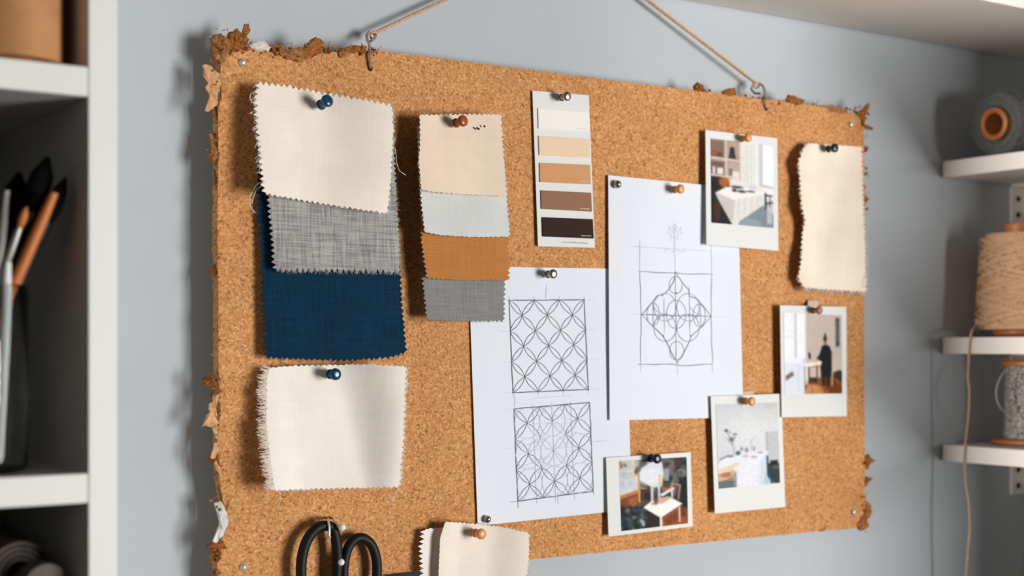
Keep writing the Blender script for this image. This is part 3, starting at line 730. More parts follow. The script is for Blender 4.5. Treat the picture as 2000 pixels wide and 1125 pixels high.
ink.b.build('pencil_drawing', [M['graphite'], M['faint'], M['mid'], M['lav']], p2, smooth=False)

# ------------------------------------------------------------------ paint chip card
pcc = [(1040, 177), (1150, 186), (1162, 484), (1051, 481)]
oc = .0022
cp = [bp(*p, oc) for p in pcc]
card = thing('color_card', (cp[2] + cp[3]) / 2, 'white paint colour card with five swatches from cream to dark brown', 'colour card')
fcard = lambda s, t: oc + .0012 * t
sheet('card', quadP(pcc), fcard, 6, 12, .0006, M['photo'], card)
gc = inv_off(pcc, fcard)
for (q, rgb, lab) in (([(1051, 211), (1150, 219), (1151, 258), (1052, 251)], (240, 236, 228), 'off-white swatch'), ([(1052, 265), (1152, 272), (1153.5, 308), (1053.5, 303)], (234, 205, 176), 'pale peach swatch'),
                      ([(1054, 318), (1153, 322), (1154.5, 360), (1054.7, 355.6)], (206, 152, 106), 'tan swatch'), ([(1056.5, 371.6), (1155, 376.4), (1156.5, 413.3), (1057.3, 408)], (146, 108, 86), 'brown swatch'), ([(1058.7, 424), (1158.3, 428), (1160, 466), (1060, 462)], (54, 38, 30), 'dark brown swatch')):
    m = plain('chip_' + lab.replace(' ', '_'), rgb, .7, 0, .01, 40, 0, .08)
    o = sheet('color_swatch', quadP(q), lambda s, t: gc(*quadP(q)(s, t)) + .0011, 4, 3, .0008, m, card, bevel=.0003); o['label'] = lab
    k = Ink(lambda u, v: gc(u, v) + .0009); QQ = quadP(q)
    for i in range(5): k.line([QQ(.76 + i * .04, .87), QQ(.79 + i * .04, .87)], .0012, .2)
    k.b.build('caption', M['tape'] if rgb[0] < 180 else M['faint'], o, smooth=False)
k = Ink(gc)
for i in range(9): k.line([(1099 + i * 5.6, 472.6 + i * .3), (1103 + i * 5.6, 472.8 + i * .3)], .0018, .3)
k.b.build('caption', M['mid'], card, smooth=False)

# ------------------------------------------------------------------ instant photos
class Pic:
    def __init__(s, w, h, bg):
        s.w, s.h = w, h; s.a = np.zeros((h, w, 3)); s.a[:] = bg
        s.X, s.Y = np.meshgrid((np.arange(w) + .5) / w, (np.arange(h) + .5) / h)
    def put(s, m, c, al=1):
        m = (m * al)[..., None]; s.a = s.a * (1 - m) + np.array(c, float) * m
    def poly(s, pts, c, al=1):
        acc = 0; 
        for ox, oy in ((-.25, -.25), (.25, -.25), (-.25, .25), (.25, .25)):
            x, y = s.X + ox / s.w, s.Y + oy / s.h; ins = np.zeros(x.shape, bool)
            for (xa, ya), (xb, yb) in zip(pts, pts[1:] + pts[:1]):
                if ya == yb: continue
                ins ^= ((ya > y) != (yb > y)) & (x < (xb - xa) * (y - ya) / (yb - ya) + xa)
            acc = acc + ins / 4
        s.put(acc, c, al)
    def rect(s, x0, y0, x1, y1, c, al=1): s.poly([(x0, y0), (x1, y0), (x1, y1), (x0, y1)], c, al)
    def ell(s, cx, cy, rx, ry, c, al=1, soft=.25):
        d = np.sqrt(((s.X - cx) / rx) ** 2 + ((s.Y - cy) / ry) ** 2); s.put(np.clip((1 + soft - d) / (2 * soft), 0, 1), c, al)
    def ln(s, pts, wd, c, al=1):
        for (xa, ya), (xb, yb) in zip(pts, pts[1:]):
            ax, ay, bx, by = xa * s.w, ya * s.h, xb * s.w, yb * s.h; px, py = s.X * s.w, s.Y * s.h
            L2 = max((bx - ax) ** 2 + (by - ay) ** 2, 1e-6); t = np.clip(((px - ax) * (bx - ax) + (py - ay) * (by - ay)) / L2, 0, 1)
            d = np.hypot(px - ax - t * (bx - ax), py - ay - t * (by - ay)); s.put(np.clip(wd / 2 + .5 - d, 0, 1), c, al)
    def mott(s, x0, y0, x1, y1, cs, n, r, seed, al=.8):
        rn = random.Random(seed)
        for _ in range(n): q = rn.uniform(.5, 1) * r; s.ell(rn.uniform(x0, x1), rn.uniform(y0, y1), q, q * s.w / s.h * rn.uniform(.6, 1.6), rn.choice(cs), al, .5)
    def blur(s, k=1):
        for _ in range(k):
            s.a = s.a + np.random.RandomState(s.w + k).normal(0, 3, s.a.shape[:2])[..., None] * (.4 + s.a / 300)
            p = np.pad(s.a, ((1, 1), (1, 1), (0, 0)), 'edge')
            s.a = (p[1:-1, 1:-1] * 4 + p[:-2, 1:-1] + p[2:, 1:-1] + p[1:-1, :-2] + p[1:-1, 2:]) / 8
    def lin(s):
        x = np.clip(s.a, 0, 255) / 255; return np.where(x <= .04045, x / 12.92, ((x + .055) / 1.055) ** 2.4)
def pic_dining():
    p = Pic(84, 110, (222, 220, 214))
    p.rect(0, 0, .5, .47, (170, 150, 138))
    p.rect(.0, .02, .22, .22, (128, 104, 92)); p.rect(.27, .02, .46, .22, (176, 154, 140)); p.rect(0, .27, .22, .43, (112, 92, 84)); p.rect(.27, .27, .46, .42, (184, 164, 150))
    p.rect(.02, .14, .1, .21, (150, 84, 50)); p.rect(.11, .16, .19, .21, (90, 70, 62)); p.poly([(.29, .22), (.31, .13), (.36, .1), (.39, .14), (.41, .22)], (60, 56, 58)); p.ell(.35, .11, .04, .03, (50, 48, 50))
    p.rect(.03, .33, .08, .42, (210, 200, 190)); p.rect(.11, .34, .2, .42, (224, 216, 208)); p.rect(.3, .34, .35, .42, (120, 104, 96)); p.rect(.35, .37, .46, .5, (226, 220, 212))
    for y in (.225, .43): p.ln([(0, y), (.48, y + .02)], 2, (216, 206, 196))
    p.ln([(.245, 0), (.25, .45)], 2, (212, 202, 192)); p.ln([(.475, 0), (.48, .45)], 2, (206, 196, 186))
    p.rect(.49, 0, .8, .58, (224, 223, 216)); 
    for x in (.53, .58, .64, .7): p.rect(x, .02, x + .02, .56, (206, 206, 198), .7)
    p.rect(.78, 0, .84, .52, (196, 200, 202)); p.rect(.72, 0, .75, .5, (238, 238, 236)); p.rect(.84, .02, 1, .5, (240, 242, 244)); p.ln([(.82, .5), (1, .53)], 2, (180, 182, 182)); p.rect(.83, .53, 1, .66, (232, 234, 236))
    p.poly([(0, .45), (.16, .45), (.3, .5), (.3, 1), (0, 1)], (44, 40, 40)); p.ell(.22, .51, .085, .06, (168, 92, 48)); p.ell(.06, .55, .06, .07, (36, 34, 36))
    p.poly([(0, .72), (.12, .68), (.2, .85), (.34, 1), (0, 1)], (40, 36, 38)); p.ell(.1, .86, .06, .12, (96, 52, 36), .6)
    p.poly([(.4, 1), (.44, .86), (.82, .74), (1, .84), (1, 1)], (126, 138, 146)); p.poly([(.82, .74), (1, .66), (1, .84)], (200, 204, 206)); p.poly([(.44, 1), (.6, .9), (.8, .95), (.8, 1)], (146, 156, 162))
    p.poly([(.07, .645), (.24, .565), (.5, .55), (.88, .585), (.84, .63), (.5, .7), (.38, .715)], (232, 229, 224))
    p.poly([(.07, .645), (.38, .715), (.36, .97), (.31, .97), (.2, .83), (.1, .7)], (196, 192, 187)); p.poly([(.38, .715), (.86, .605), (.84, .74), (.6, .88), (.46, .96), (.44, 1), (.35, 1)], (220, 217, 212))
    for x in (.45, .55, .66, .76): p.ln([(x, .7 - (x - .45) * .2), (x - .01, .92 - (x - .45) * .5)], 1.4, (198, 195, 190), .8)
    p.ell(.42, .555, .1, .018, (90, 82, 80)); p.ell(.5, .6, .07, .016, (70, 66, 66)); p.ell(.64, .59, .07, .012, (80, 82, 88)); p.ell(.38, .595, .04, .018, (58, 54, 54)); p.ell(.55, .575, .08, .01, (236, 232, 228)); p.rect(.62, .52, .72, .56, (196, 200, 210))
    p.ln([(.88, .6), (.88, .78)], 2.5, (52, 54, 58)); p.ln([(.88, .62), (.98, .62)], 2, (60, 60, 64)); p.ln([(.88, .72), (.98, .7)], 2.5, (70, 70, 74)); p.ln([(.95, .62), (.95, .76)], 1.5, (80, 80, 84)); p.ln([(.9, .74), (.86, .96)], 1.4, (120, 122, 126)); p.rect(.9, .78, .99, .96, (190, 194, 196), .8)
    p.blur(2); return p
def pic_person():
    p = Pic(84, 112, (196, 182, 170))
    p.rect(0, 0, .37, 1, (232, 235, 240)); p.rect(.02, 0, .17, .62, (238, 240, 244)); p.rect(.19, 0, .22, .6, (190, 196, 204)); p.rect(.24, 0, .37, .58, (242, 243, 247)); p.ln([(0, .3), (.17, .3)], 1.4, (222, 226, 232))
    p.rect(.37, 0, .4, .6, (214, 206, 200)); p.poly([(.37, .55), (1, .55), (1, .72), (.37, .8)], (204, 186, 172)); p.rect(.9, .04, .965, .4, (66, 66, 70)); p.rect(.92, .08, .94, .34, (120, 122, 126)); p.rect(.9, .4, .96, .43, (160, 160, 160))
    p.poly([(.36, .84), (.9, .76), (1, .84), (1, 1), (.33, 1)], (142, 78, 34)); p.poly([(.42, .88), (.62, .9), (.7, 1), (.33, 1)], (196, 136, 86)); p.poly([(.6, .82), (.84, .8), (1, .94), (1, 1), (.8, 1)], (112, 52, 18))
    for k in range(5): p.ln([(.45 + .12 * k, .86), (.5 + .16 * k, 1)], 1, (100, 50, 22), .6)
    p.poly([(.86, .73), (.96, .7), (1, .72), (1, .86), (.87, .8)], (54, 46, 44)); p.ln([(.86, .74), (.86, .8)], 2, (120, 66, 34))
    p.poly([(0, .6), (.3, .58), (.36, .7), (.35, 1), (0, 1)], (222, 226, 238)); p.poly([(.02, .78), (.15, .72), (.17, .77), (.03, .84)], (120, 108, 98)); p.rect(.02, .55, .3, .62, (236, 238, 244)); p.rect(.23, .62, .25, .98, (200, 206, 220), .7); p.rect(.33, .6, .35, .9, (206, 212, 226), .8)
    p.poly([(.3, .655), (.44, .605), (.72, .585), (.74, .6), (.66, .63), (.5, .645), (.5, .66), (.32, .675)], (240, 234, 226)); p.poly([(.34, .675), (.62, .645), (.62, .665), (.36, .69)], (170, 150, 136))
    p.ln([(.43, .68), (.43, .84)], 2.2, (120, 78, 52)); p.ln([(.39, .68), (.39, .88)], 2.5, (236, 234, 234)); p.ln([(.36, .66), (.36, .84)], 1.4, (150, 154, 164)); p.ln([(.57, .66), (.57, .86)], 1.8, (70, 56, 50))
    p.poly([(.42, .48), (.46, .5), (.47, .56), (.43, .57)], (38, 42, 50)); p.rect(.32, .56, .38, .62, (206, 214, 226)); p.ell(.52, .6, .07, .012, (214, 178, 160)); p.ell(.41, .615, .06, .012, (220, 208, 200)); p.rect(.44, .8, .58, .86, (58, 44, 40))
    p.poly([(.66, .4), (.72, .38), (.79, .4), (.83, .48), (.83, .62), (.82, .8), (.64, .8), (.63, .66), (.66, .6), (.6, .58), (.56, .57), (.62, .5)], (20, 20, 24)); p.poly([(.66, .78), (.71, .78), (.71, .9), (.66, .9)], (30, 24, 24)); p.poly([(.74, .78), (.79, .78), (.78, .9), (.74, .91)], (28, 22, 22))
    p.ell(.715, .335, .03, .035, (140, 94, 74)); p.ell(.715, .305, .034, .028, (50, 34, 28)); p.ell(.718, .262, .017, .02, (46, 30, 24)); p.rect(.7, .36, .735, .39, (136, 90, 70)); p.ell(.58, .575, .025, .012, (182, 130, 106))
    p.ln([(.83, .78), (.83, .9)], 1.4, (220, 214, 208)); p.blur(2); return p
def pic_white():
    p = Pic(84, 112, (206, 208, 209)); p.put(np.clip(1.1 - np.hypot((p.X - .55) / .6, (p.Y - .35) / .5), 0, 1), (220, 221, 222)); p.put(np.clip(1 - p.Y * 4, 0, 1), (192, 195, 197), .6); p.rect(.8, .36, .84, .72, (176, 178, 180)); p.rect(.84, .36, 1, .74, (192, 194, 196))
    p.ell(.88, .05, .1, .03, (206, 190, 180), .6)
    p.poly([(0, .74), (.06, .66), (.3, .6), (.62, .57), (.82, .6), (.84, .66), (.4, .74), (.3, .8), (0, .82)], (224, 227, 233)); p.poly([(.34, .74), (.84, .64), (.8, .78), (.74, .98), (.7, 1), (.3, 1), (.32, .86)], (226, 228, 236)); p.poly([(.7, .7), (.84, .64), (.8, .8), (.74, 1), (.66, 1)], (210, 214, 224))
    p.poly([(.8, .72), (.86, .76), (1, .76), (1, 1), (.92, 1), (.82, .92)], (54, 58, 60)); p.poly([(.8, .66), (.83, .64), (.83, .86), (.9, 1), (.86, 1), (.8, .9)], (44, 76, 92)); p.rect(.86, .72, .98, .78, (30, 32, 34)); p.rect(.9, .78, 1, .82, (88, 92, 94)); p.poly([(.76, .9), (.84, .94), (.86, 1), (.74, 1)], (178, 196, 206))
    p.poly([(0, .84), (.26, .8), (.3, .84), (.3, 1), (0, 1)], (132, 130, 128)); p.poly([(0, .86), (.24, .78), (.28, .83), (.22, .88), (.05, .92), (0, .92)], (212, 170, 136)); p.ell(.13, .845, .09, .03, (176, 116, 82)); p.poly([(0, .78), (.34, .7), (.36, .73), (.26, .79), (0, .84)], (226, 204, 182)); p.ln([(.26, .84), (.26, .98)], 2, (196, 170, 146)); p.rect(.0, .92, .26, 1, (104, 108, 110))
    p.ln([(.27, .6), (.25, .45), (.3, .4)], 1.3, (96, 104, 106)); p.ln([(.25, .46), (.17, .34)], 1, (120, 126, 126)); p.ln([(.25, .5), (.14, .4)], .8, (150, 154, 156)); p.ell(.16, .32, .026, .018, (70, 80, 82)); p.ell(.24, .43, .04, .026, (104, 114, 116)); p.ell(.3, .37, .04, .014, (130, 138, 138)); p.ell(.22, .34, .018, .014, (140, 148, 148))
    p.rect(.25, .5, .31, .63, (196, 202, 206), .8); p.ell(.34, .6, .04, .025, (76, 92, 104)); p.ell(.4, .55, .025, .025, (140, 150, 156)); p.ell(.48, .57, .03, .03, (120, 124, 128), .8); p.ell(.6, .56, .02, .03, (150, 152, 154)); p.ell(.64, .46, .045, .05, (214, 216, 218)); p.ln([(.55, .6), (.56, .46), (.6, .44)], .8, (160, 164, 168))
    p.ln([(.04, .66), (.18, .62)], 1.6, (96, 100, 102)); p.ell(.22, .63, .05, .012, (120, 122, 122)); p.ell(.46, .64, .06, .014, (190, 180, 172)); p.ell(.6, .66, .05, .012, (150, 152, 152)); p.ell(.7, .61, .05, .01, (150, 154, 156))
    p.blur(2); return p
def pic_plants():
    p = Pic(96, 100, (70, 70, 68))
    p.rect(0, 0, .3, .55, (206, 208, 210)); p.rect(0, 0, .2, .14, (196, 190, 182)); p.mott(.01, .03, .1, .1, [(90, 70, 60), (130, 120, 112)], 6, .025, 1); p.rect(0, .15, .28, .19, (214, 206, 196)); p.rect(.02, .17, .24, .42, (196, 200, 206)); p.mott(.0, .2, .22, .45, [(168, 172, 178), (210, 214, 220)], 16, .05, 2, .5); p.rect(.19, 0, .23, .3, (226, 196, 164)); p.rect(.24, 0, .34, .2, (112, 108, 100))
    p.mott(.24, 0, .6, .2, [(80, 78, 74), (130, 128, 124), (190, 192, 194)], 26, .05, 3)
    p.rect(.3, .3, .62, .62, (96, 92, 88)); p.mott(.3, .3, .6, .6, [(60, 58, 56), (150, 150, 150), (110, 80, 60)], 28, .05, 4)
    p.rect(.64, 0, 1, .8, (56, 60, 58)); p.mott(.64, 0, 1, .7, [(38, 44, 44), (96, 98, 96), (70, 74, 70), (30, 34, 34), (120, 112, 104)], 60, .07, 5, .7); p.rect(.82, 0, .9, .12, (80, 50, 40))
    for k in range(6): p.ln([(.78 + .03 * k, .36), (.86 + .02 * k, .2), (.98, .12 + .03 * k)], 1.2, (146, 146, 140), .7)
    p.rect(.88, .3, 1, .85, (24, 28, 30), .8)
    p.poly([(.26, .26), (.34, .12), (.5, .04), (.64, .06), (.66, .22), (.64, .36), (.58, .46), (.42, .38)], (214, 217, 224)); p.ell(.45, .26, .18, .12, (226, 229, 236), .8); p.rect(.58, .24, .64, .42, (222, 196, 166)); p.rect(.66, .16, .74, .34, (170, 176, 182), .7)
    p.poly([(0, .5), (.3, .43), (.32, .49), (0, .58)], (196, 122, 66)); p.poly([(0, .55), (.3, .48), (.32, .66), (.22, .72), (.1, .7), (0, .74)], (120, 70, 44)); p.poly([(.12, .56), (.26, .52), (.24, .7), (.14, .72)], (158, 94, 56)); p.rect(.27, .2, .3, .62, (204, 152, 106)); p.rect(.31, .44, .5, .6, (44, 36, 34)); p.ln([(.34, .62), (.35, .48), (.48, .46)], 2, (110, 62, 38))
    p.poly([(.62, .4), (.78, .38), (.78, .47), (.64, .49)], (168, 98, 56)); p.ell(.7, .4, .06, .04, (66, 68, 72)); p.ln([(.77, .58), (.78, .38), (.9, .42), (.87, .62)], 2.2, (182, 140, 104)); p.ln([(.8, .4), (.82, .58)], 1.5, (150, 106, 76))
    p.poly([(.6, .53), (.8, .44), (.82, .47), (.62, .57)], (224, 226, 230)); p.rect(.46, .4, .5, .62, (196, 200, 206)); p.rect(.53, .42, .56, .62, (60, 72, 84)); p.rect(.57, .42, .6, .6, (200, 206, 212)); p.rect(.76, .46, .79, .6, (206, 206, 206)); p.poly([(.62, .58), (.76, .52), (.76, .6), (.66, .62)], (40, 50, 62))
    p.rect(.0, .68, .42, 1, (42, 46, 48)); p.mott(0, .68, .42, 1, [(26, 30, 32), (62, 72, 76), (84, 92, 96), (24, 42, 56), (50, 54, 52), (120, 128, 130)], 90, .045, 6); p.poly([(.28, .86), (.34, .88), (.38, .97), (.33, .98)], (150, 164, 176)); 
    p.poly([(.38, .72), (.6, .88), (.6, 1), (.34, 1), (.4, .86)], (44, 36, 34)); p.poly([(.6, .9), (.9, .72), (1, .78), (1, 1), (.6, 1)], (150, 78, 36)); p.poly([(.64, .92), (.84, .8), (.88, .92), (.7, 1)], (122, 62, 30)); p.rect(.9, .74, .98, .9, (70, 48, 42), .7)
    p.poly([(.34, .7), (.5, .6), (.72, .57), (.93, .7), (.6, .88)], (240, 236, 232)); p.poly([(.54, .6), (.72, .57), (.78, .6), (.62, .67), (.54, .66)], (206, 170, 142)); p.ell(.53, .6, .035, .08, (118, 84, 68)); p.ell(.53, .56, .03, .05, (78, 60, 56)); p.ell(.49, .66, .03, .015, (180, 140, 112))
    p.rect(.585, .86, .62, 1, (240, 226, 214)); p.rect(.87, .74, .89, .97, (238, 222, 208)); p.blur(2); return p
def photo(out_c, pic_c, off, pic, label, slope=.002, tapes=None):
    c = [bp(*p, off) for p in out_c]; o = thing('instant_photo', (c[2] + c[3]) / 2, label, 'photo', 'instant photos pinned to the cork board')
    fn = lambda s, t: off + slope * t
    sheet('border', quadP(out_c), fn, 6, 8, .0008, M['photo'], o)
    g = inv_off(out_c, fn); Q = quadP(pic_c); w, h = pic.w, pic.h; lin = pic.lin()
    vs = []; cs = []
    for j in range(h + 1):
        for i in range(w + 1):
            u, v = Q(i / w, j / h); vs.append(bp(u, v, g(u, v) + .00025)); cs.append(lin[min(j, h - 1), min(i, w - 1)])
    n = len(vs); fs = [(j * (w + 1) + i, j * (w + 1) + i + 1, (j + 1) * (w + 1) + i + 1, (j + 1) * (w + 1) + i) for j in range(h) for i in range(w)]
    b = MB(); b.add(vs, fs); b.build('picture', M['print'], o, smooth=False, print_cols=np.array(cs))
    if tapes: sheet('tape', quadP(tapes), lambda s, t: off + .0004 - (off - .0007) * (1 - t) , 3, 5, .0002, M['tape'], o)
    return o
photo([(1378, 254), (1518, 270), (1520.5, 490), (1380, 478)], [(1388, 270), (1510, 284), (1511, 445.5), (1389.5, 434.8)], .0064, pic_dining(), 'instant photo of a cloth-covered dining table beside a bright curtain')
photo([(1388.5, 774), (1526, 769), (1534, 990), (1396.5, 1003)], [(1398, 790), (1518.5, 785.5), (1523.5, 943), (1404, 954.7)], .0062, pic_white(), 'instant photo of a white table with a vase in a pale room', .001, [(1450, 764), (1472, 762), (1472, 782), (1450, 783)])
photo([(1523.6, 596), (1653, 599.5), (1654, 812.7), (1527, 815)], [(1530.6, 611), (1644, 616), (1645, 768.6), (1533, 770)], .0080, pic_person(), 'instant photo of a person in black standing at a table', .0005, [(1578, 585), (1598, 586), (1598, 606), (1578, 605)])
photo([(1184, 894), (1349, 883), (1353, 1028), (1188.7, 1048)], [(1209.5, 900.5), (1341, 892.5), (1344, 1022), (1213.7, 1037.5)], .0042, pic_plants(), 'square instant photo of a small white table among dark plants')

# ------------------------------------------------------------------ fabric swatches
SWG = 'fabric swatches pinned to the cork board'
def swatch(name, label, top, bot, left, right, off, mat, nx, ny, zig, threads=None, thick=.0007, tmat='crthread', jit=.4):
    P = coons(top, bot, left, right); c = (bp(*bot[0], off(.0, 1)) + bp(*bot[-1], off(1, 1))) / 2
    o = thing('fabric_swatch', c, label, 'fabric swatch', SWG)
    sheet('cloth', P, off, nx, ny, thick, M[mat], o, zig=zig, jit=jit)
    if threads:
        b = MB(); rnd = random.Random(label)
        for (edge, cnt, ln, wild) in threads:      # edge: T R B L
            for k in range(cnt):
                q = rnd.random(); s, t = {'T': (q, 0), 'B': (q, 1), 'L': (0, q), 'R': (1, q)}[edge]
                dx, dy = {'T': (0, -1), 'B': (0, 1), 'L': (-1, 0), 'R': (1, 0)}[edge]
                u, v = P(s, t); L = ln * rnd.uniform(.35, 1.1); of = off(s, t); pts = []
                ang = rnd.uniform(-.5, .5) * wild; ben = rnd.uniform(-.6, .6) * wild
                for i in range(5):
                    f = i / 4; a = ang + ben * f * 1.5; ex, ey = dx * math.cos(a) - dy * math.sin(a), dx * math.sin(a) + dy * math.cos(a)
                    pts.append(bp(u - dx * 2 + ex * L * f, v - dy * 2 + ey * L * f + (4 * f * f if wild > 1 else 0), of - .0003 + rnd.uniform(-.0006, .0006) * f))
                b.tube(pts, [.00030, .00028, .00024, .0002, .00014], 4)
        tag(b.build('frayed_threads', M[tmat], o), kind='stuff')
    return o
def long_threads(o, lists, off, mat):
    b = MB()
    for pl in lists:
        f = [polyat(pl, i / 16) for i in range(17)]; b.tube([bp(u, v, off + .001 * math.sin(i)) for i, (u, v) in enumerate(f)], .00032, 5)
    tag(b.build('loose_threads', M[mat], o), kind='stuff')
sm = lambda x: x * x * (3 - 2 * x)
# navy, at the back of the tall stack
swatch('a', 'navy blue linen swatch, lowest of the tall stack at upper left', [(512, 205), (640, 220), (762, 232)], [(519, 698), (600, 702), (690, 703), (760, 698), (794, 688)],
       [(512, 205), (506, 300), (503, 400), (511, 500), (514, 590), (519, 698)], [(762, 232), (772, 400), (782, 540), (785, 600), (794, 688)],
       lambda s, t: .002 + .007 * t + .003 * math.sin(3.1 * s) * t + .0012 * math.sin(11 * s + 1) * t, 'navy', 52, 84, (2, 2.6, 2.6, 3.0), [('B', 60, 9, .6), ('R', 30, 7, .6)], tmat='navy')
swatch('b', 'grey slubby linen swatch between the cream and navy ones of the tall stack', [(512, 176), (640, 190), (768, 215)], [(536, 528), (620, 529), (700, 530), (782, 532)],
       [(512, 176), (518, 300), (524, 390), (530, 450), (536, 528)], [(768, 215), (770, 300), (774, 380), (779, 460), (782, 532)],
       lambda s, t: .0055 + .010 * t * (1 - .35 * s) + .001 * math.sin(9 * s) * t, 'greylinen', 44, 64, (2, 2.4, 5, 4), [('B', 150, 9, .5), ('R', 70, 8, .6)], tmat='gythread')
s1 = swatch('c', 'large cream linen swatch pinned with a blue pin at the top of the tall stack', [(503, 161), (560, 168), (640, 183), (700, 193), (766, 205)], [(516, 378), (600, 393), (680, 406), (757, 417)],
       [(503, 161), (499, 200), (503, 260), (509, 320), (516, 378)], [(766, 205), (768, 250), (765, 330), (757, 417)],
       lambda s, t: .010 + .011 * t * (1 - .45 * s) + .006 * (1 - sm(min(1, s * 3))) + .0016 * math.sin(7 * s + 2 * t) * t + .017 * sm(max(0, (s - .42) / .58)) * (1 - .75 * t), 'cream', 46, 38, (4, 2, 2.6, 4.5), [('T', 50, 8, .8), ('L', 50, 12, 1.2), ('R', 40, 8, .8), ('B', 60, 5, .6)])
long_threads(s1, [[(500, 178), (490, 183), (488, 192), (496, 204), (502, 208)], [(503, 216), (492, 219), (488, 221), (500, 224)], [(504, 250), (494, 252), (503, 256)], [(508, 312), (502, 322), (512, 330), (518, 344)], [(516, 352), (500, 362), (488, 384), (489, 404), (498, 416)], [(512, 300), (503, 312), (501, 318)], [(516, 360), (500, 370), (494, 388), (492, 398)], [(772, 290), (775, 320), (780, 334), (792, 342)]], .017, 'crthread')
s4 = swatch('d', 'ivory linen swatch with frayed sides pinned by itself below the navy swatch', [(528, 718), (580, 714), (660, 713), (720, 711), (793, 716)], [(536, 958), (620, 955), (700, 953), (780, 951)],
       [(528, 718), (521, 740), (520, 820), (526, 890), (536, 958)], [(793, 716), (791, 780), (788, 860), (780, 951)],
       lambda s, t: .007 + .008 * t + .007 * (1 - sm(min(1, s * 4))) * (.4 + .6 * t) + .0022 * math.sin(6 * s + 2.6 * t) * t + .026 * sm(max(0, (s - .45 - .25 * t) / (.55 - .25 * t))) * (1 - .6 * t), 'cream2', 48, 42, (1.5, 2.6, 2, 1.5), [('L', 420, 22, .5), ('R', 180, 10, .9), ('B', 120, 8, .7), ('T', 60, 5, .6)])
long_threads(s4, [[(776, 948), (774, 960), (770, 972), (765, 981)], [(777, 950), (773, 965), (764, 978)], [(545, 958), (548, 968), (546, 982)], [(522, 955), (524, 968), (529, 975)], [(788, 740), (796, 746), (801, 753)], [(782, 905), (790, 914), (784, 906)]], .015, 'crthread')
# the narrow stack
swatch('e', 'mid grey linen swatch, lowest of the narrow stack', [(822, 300), (900, 302), (980, 304)], [(834, 625), (900, 627), (984, 627)], [(822, 300), (824, 450), (826, 550), (834, 625)], [(980, 304), (984, 450), (986, 550), (984, 627)],
       lambda s, t: .0105 + .004 * t + .002 * (1 - s) * t, 'midgrey', 36, 68, (1, 2.4, 2.2, 2.4), [('B', 40, 5, .5)], tmat='gythread')
swatch('f', 'tan brown linen swatch in the narrow stack, above the mid grey one', [(818, 262), (900, 264), (982, 266)], [(834, 543), (900, 547), (994, 547)], [(818, 262), (820, 380), (823, 470), (834, 543)], [(982, 266), (988, 380), (993, 470), (994, 547)],
       lambda s, t: .0125 + .006 * t + .002 * (1 - s) * t, 'tan', 36, 60, (1, 2.6, 1.2, 2.6), [('R', 30, 5, .5)], tmat='yarnbrown')
swatch('g', 'pale grey linen swatch in the narrow stack, above the tan one', [(816, 244), (900, 246), (980, 248)], [(829, 453), (860, 459), (920, 463), (996, 462)], [(816, 244), (818, 330), (823, 400), (829, 453)], [(980, 248), (985, 330), (990, 390), (996, 462)],
       lambda s, t: .0145 + .008 * t + .003 * (1 - s) * t + .001 * math.sin(8 * s + 3 * t) * t, 'pale', 36, 44, (1, 2, .8, 1.6), [('R', 50, 6, .6), ('L', 50, 6, .8)], tmat='gythread')
s5 = swatch('h', 'peach cream linen swatch with a brown pin at the top of the narrow stack', [(820, 224), (870, 224), (930, 223), (978, 224)], [(823, 371), (870, 377), (930, 381), (989, 383)],
       [(820, 224), (821, 270), (818, 310), (823, 371)], [(978, 224), (981, 270), (985, 330), (989, 383)],
       lambda s, t: .0165 + .009 * t + .004 * (1 - sm(min(1, s * 3))) * (1 - t * .4) + .001 * math.sin(7 * s) * t, 'peach', 34, 30, (1.8, 2.2, 1.3, 1.2), [('T', 50, 6, .7), ('R', 60, 7, .7), ('B', 50, 4, .6), ('L', 40, 6, .9)])
b = MB()
for (u, v) in ((935, 252), (946, 247), (932, 250)): b.lathe([(0, .0011), (.0003, .0008)], bp(u, v, .0208), (0, -1, 0), 8)
o = b.build('pin_holes', M['hole'], s5); o['label'] = 'two small dark pin holes'
# right-hand swatch
s9 = swatch('i', 'cream swatch with wavy frayed edges at the right side of the cork board', [(1575, 279), (1620, 282), (1683, 287)], [(1570, 562), (1620, 566), (1692, 570)],
       [(1575, 279), (1560, 314), (1563, 360), (1566, 405), (1573, 430), (1567, 460), (1565, 510), (1560, 545), (1570, 562)], [(1683, 287), (1684, 340), (1687, 420), (1690, 490), (1692, 570)],
       lambda s, t: .005 + .004 * t + .006 * (1 - sm(min(1, s * 2.5))) * (.5 + .5 * math.sin(t * 9 + .6) ** 2) + .002 * math.sin(5 * s + 6 * t), 'sand', 28, 60, (1.2, 2.2, 1.6, 2.2), [('L', 150, 7, .8), ('R', 130, 8, .8), ('B', 170, 12, .6), ('T', 30, 4, .6)])
long_threads(s9, [[(1692, 460), (1697, 490), (1696, 530), (1690, 560)], [(1562, 530), (1556, 545), (1560, 552)]], .01, 'crthread')
